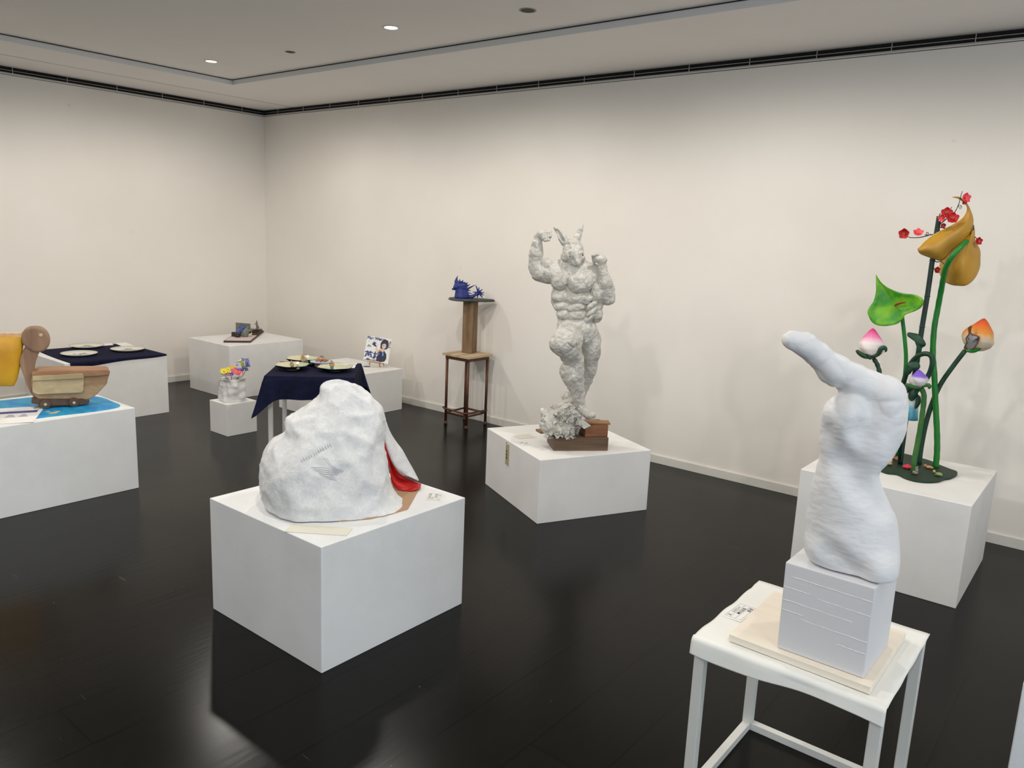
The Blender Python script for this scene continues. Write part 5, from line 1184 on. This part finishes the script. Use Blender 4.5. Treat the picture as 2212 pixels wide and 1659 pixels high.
for (u1, v1, s_) in ((.12, .62, .045), (.10, .78, .02), (.42, .50, .02), (.48, .70, .02)):
    shp('drawn_splash_fleck', [(u1+(s_ if i % 2 == 0 else s_*.4)*math.cos(i*math.pi/5), v1+(s_ if i % 2 == 0 else s_*.4)*math.sin(i*math.pi/5)) for i in range(10)], M_bl, .0010)
shp('drawn_shadow', [(.10, .03), (.46, .03), (.48, .08), (.30, .06), (.16, .10)], mat('poster_grey_green', (.45, .52, .50), .6), .0009)
q = [onz(*v_, HZ+.0008) for v_ in ((786, 797), (798, 799), (826, 795.5), (806, 791))]
lf = tag(obj('picture_leaflet', MB().slab([q[0], q[1], q[2], q[3]], (0, 0, .0012)), M_white), 'white leaflet with a blue oval picture lying at the foot of the easel', 'leaflet')
pc_ = onz(798, 792.3, HZ+.0022)
q2 = [onz(*v_, HZ+.0008) for v_ in ((781, 791), (786, 796), (804, 794), (798, 788))]
lf2 = thing('round_picture_card', (q2[0]+q2[2])/2, 'white card with a dark blue oval picture, behind the leaflet under the easel', 'card')
obj('card', MB().slab(q2, (0, 0, .001)), M_white, lf2)
cc = (q2[0]+q2[1]+q2[2]+q2[3])/4+np.array([0, 0, .0014]); obj('oval_picture', MB().lathe([(.0005, 0), (.036, 0), (.036, .0004), (.0005, .0004)], cc, 26), mat('oval_blue', (.22, .32, .45), .5), lf2)
mb = MB()
for j in range(3): a = q[0]+(q[3]-q[0])*(.25+.25*j); b2 = q[1]+(q[2]-q[1])*(.25+.25*j); mb.slab([a+(b2-a)*.1+[0, 0, .0012], a+(b2-a)*.9+[0, 0, .0012], a+(b2-a)*.9+[.003, .003, .0012], a+(b2-a)*.1+[.003, .003, .0012]], (0, 0, .0003))
obj('lines_of_print', mb, mat('print_salmon', (.80, .68, .60), .7), lf)

# ------------------------------------------------------------------ diorama tray on the far corner plinth
DZ = .4965
FD = Frame((-6.75, 4.28, DZ)); k = FD.k
c1_, c2_, c3_ = onz(483, 740, DZ), onz(541, 740.5, DZ), onz(570, 717.5, DZ)
c4_ = c1_+(c3_-c2_)
M_tray = mat('tray_dark', (.20, .16, .15), .5); zt2 = DZ+.016
dt_ = thing('diorama_tray', (c1_+c3_)/2, 'dark-edged tray diorama on the far corner plinth, half pink floor and half dark grass', 'diorama')
obj('tray_edge', MB().prism([tuple(p[:2]) for p in (c1_, c2_, c3_, c4_)], DZ, zt2), M_tray, dt_)
D = lambda a, b_, z=0: np.array([*((c1_+(c2_-c1_)*a+(c4_-c1_)*b_)[:2]), zt2+z])
obj('pink_floor', MB().prism([tuple(D(a, b_)[:2]) for a, b_ in ((.03, .03), (.97, .03), (.97, .52), (.03, .52))], zt2, zt2+.002), mat('pale_pink', (.86, .78, .76), .6), dt_)
obj('raised_step', MB().prism([tuple(D(a, b_)[:2]) for a, b_ in ((.45, .52), (.97, .52), (.97, .96), (.45, .96))], zt2, zt2+.012), mat('step_brown', (.30, .15, .12), .6), dt_)
mbg = MB(); rnd = random.Random(9)
for i in range(420):
    a, b_ = rnd.uniform(.46, .96), rnd.uniform(.58, .96); p = D(a, b_, .012); d = np.array([rnd.uniform(-.004, .004), rnd.uniform(-.004, .004), rnd.uniform(.012, .026)]); w_ = np.array([.0014*math.cos(i), .0014*math.sin(i), 0])
    mbg.add([p-w_, p+w_, p+d], [(0, 1, 2)])
g_ = obj('grass', mbg, mat('model_grass', (.30, .27, .07), .8, (.16, .17, .05), 30), dt_, solid=.0006); g_['kind'] = 'stuff'
w1, w2 = D(.08, .62), D(.66, .62)
obj('backdrop_wall', MB().slab([w1, w2, w2+[0, 0, .105], w1+[0, 0, .115]], (-.006, .006, 0)), mat('backdrop_grey', (.36, .37, .36), .7, (.48, .49, .47), 12), dt_)
def dpart(name, c_, r, m_, sc=(1, 1, 1), seed=0): return obj(name, MB().ball(c_, r, 12, sc), m_, dt_, smooth=True)
for (a, b_, lab) in ((.16, .40, 1), (.32, .34, 0)):
    obj('dark_crate', MB().box(D(a, b_, .022), (.048, .048, .040), .8), mat('crate_dark', (.20, .17, .18), .7), dt_, bevel=.003)
M_b1 = mat('crumpled_blue', (.16, .20, .60), .5, (.34, .45, .70), 20); M_g1 = mat('wire_green_grey', (.50, .55, .50), .5, (.38, .40, .36), 30)
S = SDF(); rnd = random.Random(2); cB = D(.36, .45, .052); S.cone(D(.28, .42, .03), D(.46, .46, .07), .012, .018, .01); S.ell(cB, (.034, .030, .016), k=.01); S.cone(D(.42, .47, .06), D(.54, .5, .085), .012, .004, .008)
V, Fc = S.mesh(.004, lambda p: .006*ridge(p, 40)); obj('blue_mound', (V, Fc), M_b1, dt_, smooth=True)
S = SDF(); S.ell(D(.60, .36, .034), (.03, .03, .034), k=.01); S.cone(D(.60, .36, .05), D(.62, .5, .082), .018, .006, .01); S.cone(D(.62, .36, .05), D(.82, .5, .065), .012, .004, .01); S.cone(D(.55, .36, .03), D(.46, .36, .02), .012, .008, .01)
V, Fc = S.mesh(.004, lambda p: .006*ridge(p, 42)); obj('grey_green_bush', (V, Fc), M_g1, dt_, smooth=True)
for nm, (a, b_), zz in (('seated_figure', (.36, .28), 0), ('pale_creature', (.80, .34), 0)):
    c_ = D(a, b_, .0); mt = mat('figure_dark', (.22, .16, .12), .6) if 'seated' in nm else mat('figure_white', (.80, .77, .72), .6)
    S = SDF(); S.ell(c_+[0, 0, .026], (.012, .016, .010), k=.004); S.ell(c_+[.006, .012, .038], (.007, .007, .007), k=.004)
    for dx in (-.008, .008):
        for dy in (-.010, .010): S.cone(c_+[dx, dy, .024], c_+[dx, dy, .003], .0035, .0028, .003)
    V, Fc = S.mesh(.0025); obj(nm, (V, Fc), mt, dt_, smooth=True)
c_ = D(.80, .86, .012); S = SDF()
S.cone(c_, c_+[.0, 0, .05], .010, .008, .006); S.cone(c_+[0, 0, .05], c_+[-.006, 0, .082], .010, .007, .006); S.cone(c_+[-.006, 0, .082], c_+[-.008, 0, .105], .007, .003, .004); S.cone(c_+[0, 0, .07], c_+[-.025, -.01, .066], .005, .003, .004); S.cone(c_+[0, 0, .06], c_+[.022, .01, .03], .006, .003, .005)
V, Fc = S.mesh(.0028, lambda p: .002*ridge(p, 60)); obj('standing_figure', (V, Fc), mat('figure_stone', (.48, .45, .41), .7), dt_, smooth=True)
obj('thin_stake', MB().tube([D(.72, .60, 0), D(.72, .60, .05)], .0025, 6), mat('figure_white', (0, 0, 0)), dt_)

# ------------------------------------------------------------------ crumpled white vessel with flowers on the small cube
GZ = .2483
p0 = onz(503, 866, GZ); p0 = np.array([-5.352, 3.288, GZ])
FG = Frame(p0); k = FG.k
vs = thing('crumpled_paper_vase', p0, 'white crumpled bag-shaped vase on the smallest white plinth', 'vase')
prof = [(.098, 0), (.104, .03), (.100, .075), (.096, .12), (.084, .150), (.087, .166), (.092, .174), (.080, .174), (.072, .158), (.06, .11)]
def vw(t, q): return (1+.05*math.sin(3*t+q*7)+.05*math.sin(5*t-q*9+1)+.03*math.sin(9*t+q*14))*(1-.12*math.exp(-((t-4.6)/.4)**2)*math.sin(math.pi*min(1, q*1.6)))
V = MB().lathe([(r_*.98, z) for r_, z in [(interp(t, range(len(prof)), [a for a, _ in prof]), interp(t, range(len(prof)), [b_ for _, b_ in prof])) for t in np.linspace(0, len(prof)-1, 46)]], p0, 60, vw)
Vn = np.array(V.v); 
for i, p in enumerate(Vn):
    r_ = p[:2]-p0[:2]; L = np.linalg.norm(r_)+1e-6; a = noise.voronoi(Vector((p[0]*22, p[1]*22, p[2]*22)))[0][0]; Vn[i, :2] += r_/L*.018*(.4-a)
obj('body', (Vn, V.f), mat('bag_white', (.86, .86, .85), .5, bump=.3, bscale=30, bdist=.004), vs, smooth=True)
obj('wire_loop', MB().tube([FG(477+6*math.cos(t)*.7, 828+7*math.sin(t), .06) for t in np.linspace(0, 6.3, 24)], .0012, 6), M_grey, vs, smooth=True)
bq = thing('paper_flower_bouquet', p0+np.array([0, 0, .15]), 'bunch of yellow, pink, purple and blue artificial flowers in the white crumpled vase', 'flowers')
cols = dict(y=mat('petal_yellow', (.90, .84, .20), .5), o=mat('petal_orange', (.90, .66, .18), .5), p=mat('petal_purple', (.62, .46, .74), .5), r=mat('petal_pink', (.90, .35, .48), .5), lp=mat('petal_pale_pink', (.95, .68, .74), .5), b=mat('petal_blue', (.26, .45, .76), .5), g=mat('petal_leaf', (.36, .46, .16), .6), v=mat('petal_violet_blue', (.42, .42, .74), .5))
def daisy(px, py, q, r, key, npet=8, nm='flower'):
    c_ = FG(px, py, q); n = FG.n*.6+np.array([0, 0, .8]); n /= np.linalg.norm(n); X = np.cross(n, [0, 0, 1.]); X /= np.linalg.norm(X); Y = np.cross(n, X); mb = MB()
    for j in range(npet):
        a = j*2*math.pi/npet; d = X*math.cos(a)+Y*math.sin(a); e_ = np.cross(n, d); P = []
        for i in range(4):
            t = i/3; w_ = r*k*.34*math.sin(math.pi*(t*.8+.15)); P.append([c_+d*r*k*t+e_*w_*s_+n*r*k*.35*t*t for s_ in (-1, 0, 1)])
        mb.grid(P)
    f_ = obj(nm, mb, cols[key], bq, smooth=True, solid=.001); obj('flower_centre', MB().ball(c_+n*.003, r*k*.25, 8), cols['o'] if key != 'o' else cols['y'], f_, smooth=True)
for a_ in ((484, 803, .05, 9, 'y'), (493, 798, .03, 6, 'y'), (496, 804, .06, 4, 'y'), (502, 795, .02, 6, 'o'), (492, 809, .065, 7, 'p'), (503, 803, .05, 7, 'p'), (499, 810, .065, 6, 'p'), (511, 804, .06, 9, 'r', 14), (516, 808, .07, 7, 'lp', 12), (520, 806, .06, 6, 'r', 12), (533, 799, .0, 4, 'r')): daisy(*a_)
rnd = random.Random(4)
for i in range(64):
    if i < 30: x, y = rnd.gauss(517, 7), rnd.gauss(797, 4)
    elif i < 60: x, y = rnd.gauss(531, 4), rnd.gauss(787, 7)
    else: x, y = rnd.gauss(527, 4), rnd.gauss(777.5, 1.5)
    daisy(min(max(x, 506), 538), min(max(y, 775), 803), rnd.uniform(-.02, .05), rnd.uniform(2.2, 3.2), 'b' if rnd.random() < .7 else 'v', 5, 'floret')
for a_, b_ in (((486, 812), (478, 808)), ((500, 812), (492, 800)), ((520, 808), (524, 790)), ((524, 800), (524, 782)), ((528, 806), (532, 780))):
    obj('stem', MB().tube(spline([FG(500+(a_[0]-500)*.5, 820, 0), FG(*a_, .03), FG(*b_, .02)], 5), .0022, 6), cols['g'], bq, smooth=True)
obj('leaf', petal([(520, 785), (523, 780), (527, 786), (529, 796), (524, 797)], FG, .03, bulge=.01, thick=.002), mat('leaf_lime', (.62, .68, .25), .5), bq, smooth=True)
obj('pale_petal', petal([(506, 783), (516, 779), (521, 776), (527, 775), (522, 782), (515, 783)], FG, .02, bulge=.008, thick=.002), mat('petal_cream', (.88, .84, .74), .5), bq, smooth=True)

# ------------------------------------------------------------------ navy cloth and painted plates on the far left plinth
EZ = .497
cl = []; X0, X1, Y0, Y1 = -7.02, -6.25, 2.436, 3.236
# cloth edge runs in from the near left corner of the plinth top, hangs a little over the front
P = []
for i in range(31):
    f_ = i/30; y = 2.475+(3.232-2.475)*f_; row = []; ov = .008+.030*(1-f_)+.004*math.sin(f_*9)
    for j in range(21):
        g_ = j/20; x = X0+.004+(X1+.0035-X0-.004)*g_
        row.append((x, y+.05*(1-g_)**2*(1-f_), EZ+.0012+.0012*abs(noise.noise(Vector((x*12, y*12, 0))))*(1 if j < 20 else 0)))
    for j in (1, 2, 3): row.append((X1+.0045, y, EZ-ov*j/3))
    P.append(row)
tag(obj('tablecloth', MB().grid(P), M_navy, smooth=True, solid=.0014), 'navy blue cloth spread over the plinth near the left wall under three white plates', 'tablecloth')
M_pl = mat('plate_cream', (.90, .89, .84), .3, coat=.4); M_pr = mat('plate_grey_rim', (.62, .62, .58), .4)
pr_ = None
for (x0p, x1p, yp, lab) in ((130, 212, 767.5, 'nearest of the three white painted plates on the navy-covered left plinth'), (148, 226, 750.5, 'farthest left white painted plate on the navy-covered left plinth, by the white cards'), (239, 313, 757.5, 'rightmost of the three white painted plates on the navy-covered left plinth')):
    a, b_ = onz(x0p, yp, EZ), onz(x1p, yp, EZ); c_ = (a+b_)/2; rad = np.linalg.norm(b_-a)/2*.97
    if pr_ is None:
        pr_ = thing('painted_plate', (c_[0], c_[1], EZ+.0035), lab, 'plate', 'three white plates on the navy-covered plinth'); z0 = EZ+.0035; c_ = np.array([c_[0], c_[1], z0])
        obj('dish', MB().lathe([(rad*.55, 0), (rad*.75, .003), (rad, .016), (rad*.985, .018), (rad*.72, .006), (.001, .005)], c_, 48), M_pl, pr_, smooth=True)
        obj('rim', MB().lathe([(rad*.97, .0165), (rad*1.005, .0165), (rad*1.005, .0185), (rad*.97, .0175), (rad*.97, .0165)], c_, 48, cap=(0, 0)), M_pr, pr_, smooth=True)
        mb = MB(); rnd = random.Random(8)
        for i in range(7):
            x, y = rnd.uniform(-.4, .4)*rad, rnd.uniform(-.4, .4)*rad; mb.tube(spline([c_+[x+.012*j, y+.010*math.sin(j*2+i), .0072] for j in range(5)], 3), .0009, 5)
        obj('brush_drawing', mb, mat('brush_grey', (.52, .50, .48), .6), pr_, smooth=True)
    else: dup(pr_, (c_[0], c_[1], EZ+.0035), lab, rz=.9)
for pts_, lab in ((((210, 744), (241, 741.5), (245, 745.5), (217, 747.5)), 'smaller white card lying behind the plates on the navy cloth'), (((247, 741.5), (272, 740), (291, 747.5), (269, 750.5)), 'larger white card lying behind the rightmost plate on the navy cloth')):
    q = [onz(*v_, EZ+.0035) for v_ in pts_]; tag(obj('white_card', MB().slab([q[3], q[2], q[1], q[0]], (0, 0, .0015)), M_white), lab, 'card', 'white cards on the navy cloth')

# ------------------------------------------------------------------ wooden pelican cart on the long left plinth
LZ = .4975
# painted blue sheet
q = [(-4.62, 1.16), (-4.60, 1.70), (-4.575, 2.0), (-4.64, 2.10), (-4.80, 2.12), (-4.98, 2.11), (-5.14, 2.03), (-5.20, 1.6), (-5.21, 1.14)]
sh_ = thing('painted_paper_sheet', (-4.9, 1.6, LZ), 'white paper sheet painted with bright blue water, under the wooden pelican', 'paper')
obj('paper', MB().prism([(-4.56, 1.06), (-4.56, 2.12), (-5.22, 2.12), (-5.22, 1.06)], LZ, LZ+.0008), M_white, sh_)
bl_ = spline([(*p, 0) for p in q]+[(*q[0], 0)], 6)[:-1]
obj('blue_paint', MB().prism([(p[0]+.003*math.sin(i*.9), p[1]+.003*math.cos(i*.7)) for i, p in enumerate(bl_)], LZ+.0008, LZ+.0014), mat('water_blue', (.05, .55, .82), .5, (.12, .66, .84), 6, stretch=(1, 3, 1), lo=.4, hi=.62), sh_)
for (x, y, r_) in ((115, 892, .022), (124, 889, .014), (104, 889, .012)):
    p = onz(x, y, LZ+.0016); obj('painted_cloud', MB().lathe([(.0005, 0), (r_, 0), (r_*.9, .0003), (.0005, .0003)], p, 14, lambda t, h: 1+.25*math.sin(5*t)), mat('sand_paint', (.86, .76, .58), .6), sh_)
q = [onz(x, y, LZ+.0022) for x, y in ((-40, 918), (72, 912), (98, 877), (-20, 884))]
lf = thing('printed_leaflet', (q[0]+q[2])/2, 'white leaflet with a dark blue stripe on the painted sheet at the left edge', 'leaflet')
obj('paper', MB().slab(q, (0, 0, .0012)), M_white, lf)
def qq(u_, v_): return q[0]+(q[1]-q[0])*u_*(1-v_)+(q[2]-q[3])*u_*v_+(q[3]-q[0])*v_+np.array([0, 0, .0014])
obj('blue_stripe', MB().slab([qq(.0, .60), qq(.92, .60), qq(.93, .74), qq(.0, .74)], (0, 0, .0003)), mat('stripe_blue', (.27, .28, .56), .6), lf)
mb = MB(); t1 = [qq(.88+.05*math.cos(t), .85+.10*math.sin(t)) for t in np.linspace(0, 6.28, 30)]; mb.tube(t1, .0009, 5); obj('round_stamp', mb, mat('stamp_violet', (.55, .45, .60), .6), lf)
for j, (u0, u1) in enumerate(((.36, .56), (.62, .80))):
    mb = MB()
    for i in range(3): mb.slab([qq(u0+.02*i, .36+.06*i), qq(u1-.03*i, .36+.06*i), qq(u1-.03*i, .40+.06*i), qq(u0+.02*i, .40+.06*i)], (0, 0, .0003))
    obj('printed_drawing', mb, mat('print_lilac', (.66, .66, .78), .6), lf)
# pelican
FW = Frame((-4.86, 1.80, LZ)); k = FW.k
pe = thing('wooden_pelican_cart', (-4.86, 1.80, LZ), 'large wooden pelican on a wheeled cart with a yellow pouch bill, on the painted sheet', 'sculpture')
M_pw = wood('pelican_pine', (.62, .49, .35), (.72, .59, .44), (.79, .67, .52), 1, 9); M_pl2 = wood('pale_pine', (.68, .60, .45), (.79, .71, .55), (.85, .78, .64), 1, 6); M_pd = wood('cart_dark', (.28, .20, .15), (.36, .27, .21), (.42, .33, .26), 1, 8)
M_pn = wood('neck_wood', (.50, .38, .29), (.58, .45, .35), (.65, .52, .42), 2, 8)
def ext(outline, q0, q1): 
    n_ = len(outline); v = [FW(x, y, q0) for x, y in outline]; mv = FW.n*(q1-q0); return MB().slab(v, mv)
def roundp(pts, n=5): return [tuple(p[:2]) for p in spline([(a, b_, 0) for a, b_ in pts]+[(pts[0][0], pts[0][1], 0)], n)[:-1]]
# hull-shaped body with tail to the right
obj('body', ext([(70, 796), (150, 793), (222, 791), (233, 793), (234, 800), (230, 812), (228, 822), (205, 846), (190, 855), (160, 857), (84, 854), (72, 846), (66, 820)], -.07, .045), M_pw, pe, bevel=.006)
obj('back_deck', ext([(68, 798), (84, 791), (228, 790), (234, 794), (232, 801), (200, 804), (84, 806), (70, 806)], -.085, .062), wood('deck_wood', (.56, .40, .28), (.64, .48, .35), (.70, .55, .42), 1, 9), pe, bevel=.004)
obj('wing_panel', ext([(70, 818), (72, 811), (178, 807), (181, 812), (180, 842), (176, 847), (80, 851), (70, 846)], .045, .068), M_pl2, pe, bevel=.004)
obj('wing_panel', ext([(70, 818), (72, 811), (178, 807), (181, 812), (180, 842), (176, 847), (80, 851), (70, 846)], -.093, -.07), M_pl2, pe, bevel=.004)
obj('wing_ledge', ext([(70, 812), (178, 806.5), (180, 810.5), (180, 817), (70, 822)], .068, .078), M_pl2, pe, bevel=.002)
neck = ext(roundp([(46, 765), (52, 752), (60, 745), (76, 745), (86, 752), (82, 765), (77, 780), (76, 795), (80, 815), (82, 838), (78, 852), (70, 850), (60, 832), (53, 812), (45, 790), (43, 776)]), -.030, .030)
obj('neck', neck, M_pn, pe, bevel=.004)
hd = obj('head', ext(roundp([(77, 703), (90, 705), (102, 714), (108, 728), (106, 742), (98, 752), (86, 757), (72, 756), (58, 748), (48, 736), (47, 722), (54, 710), (65, 704)]), -.040, .040), M_pn, pe, bevel=.012)
for q0 in (.041, -.041): obj('eye', MB().lathe([(.001, 0), (.010, 0), (.009, .004), (.001, .005)], FW(88, 724, q0), 18, None, FW.n*(1 if q0 > 0 else -1)), M_pl2, pe)
obj('upper_bill', ext([(-160, 720), (48, 716.5), (50, 728), (-160, 730)], -.022, .022), wood('bill_wood', (.74, .60, .44), (.84, .70, .54), (.90, .80, .66), 0, 7), pe, bevel=.003)
P = []
for i in range(31):
    f_ = i/30; x = -150+f_*200; row = []; top_y = 728; dep = 106*(1-abs((x+40)/100)**3.2*.9) if abs((x+40)/100) < 1 else 10
    dep = 106*max(.03, 1-max(0, (x-28)/24)**2) if x > 28 else 106*max(.03, 1-max(0, (-90-x)/62)**2)
    wdt = .045*math.sqrt(max(.05, 1-((x+50)/104)**2))
    for j in range(25):
        a = math.pi*j/24; sgn = math.cos(a); row.append(FW(x, top_y+dep*abs(math.sin(a))**.55, wdt*sgn))
    P.append(row)
obj('pouch', MB().grid(P), mat('yellow_pouch', (.84, .64, .10), .5, (.78, .56, .10), 6, bump=.3, bscale=18, bdist=.004), pe, smooth=True, solid=.003)
obj('cart', ext([(68, 858), (80, 852), (178, 852), (192, 858), (190, 863), (178, 868), (160, 870), (142, 869), (100, 870), (84, 868), (80, 866), (68, 864)], -.055, .045), M_pd, pe, bevel=.005)
for x in (98, 160):
    for q0 in (.046, -.056):
        c_ = FW(x, 872, q0); c_[2] = max(c_[2], LZ+.0295)
        w_ = obj('wheel', MB().lathe([(.004, 0), (.026, 0), (.028, .003), (.028, .015), (.026, .018), (.004, .018)], c_, 26, None, FW.n*(1 if q0 > 0 else -1)), M_pd, pe, bevel=.001)
        obj('hub', MB().lathe([(.001, .018), (.008, .018), (.008, .024), (.001, .024)], c_, 16, None, FW.n*(1 if q0 > 0 else -1)), mat('hub_pale', (.78, .74, .66), .5), w_)
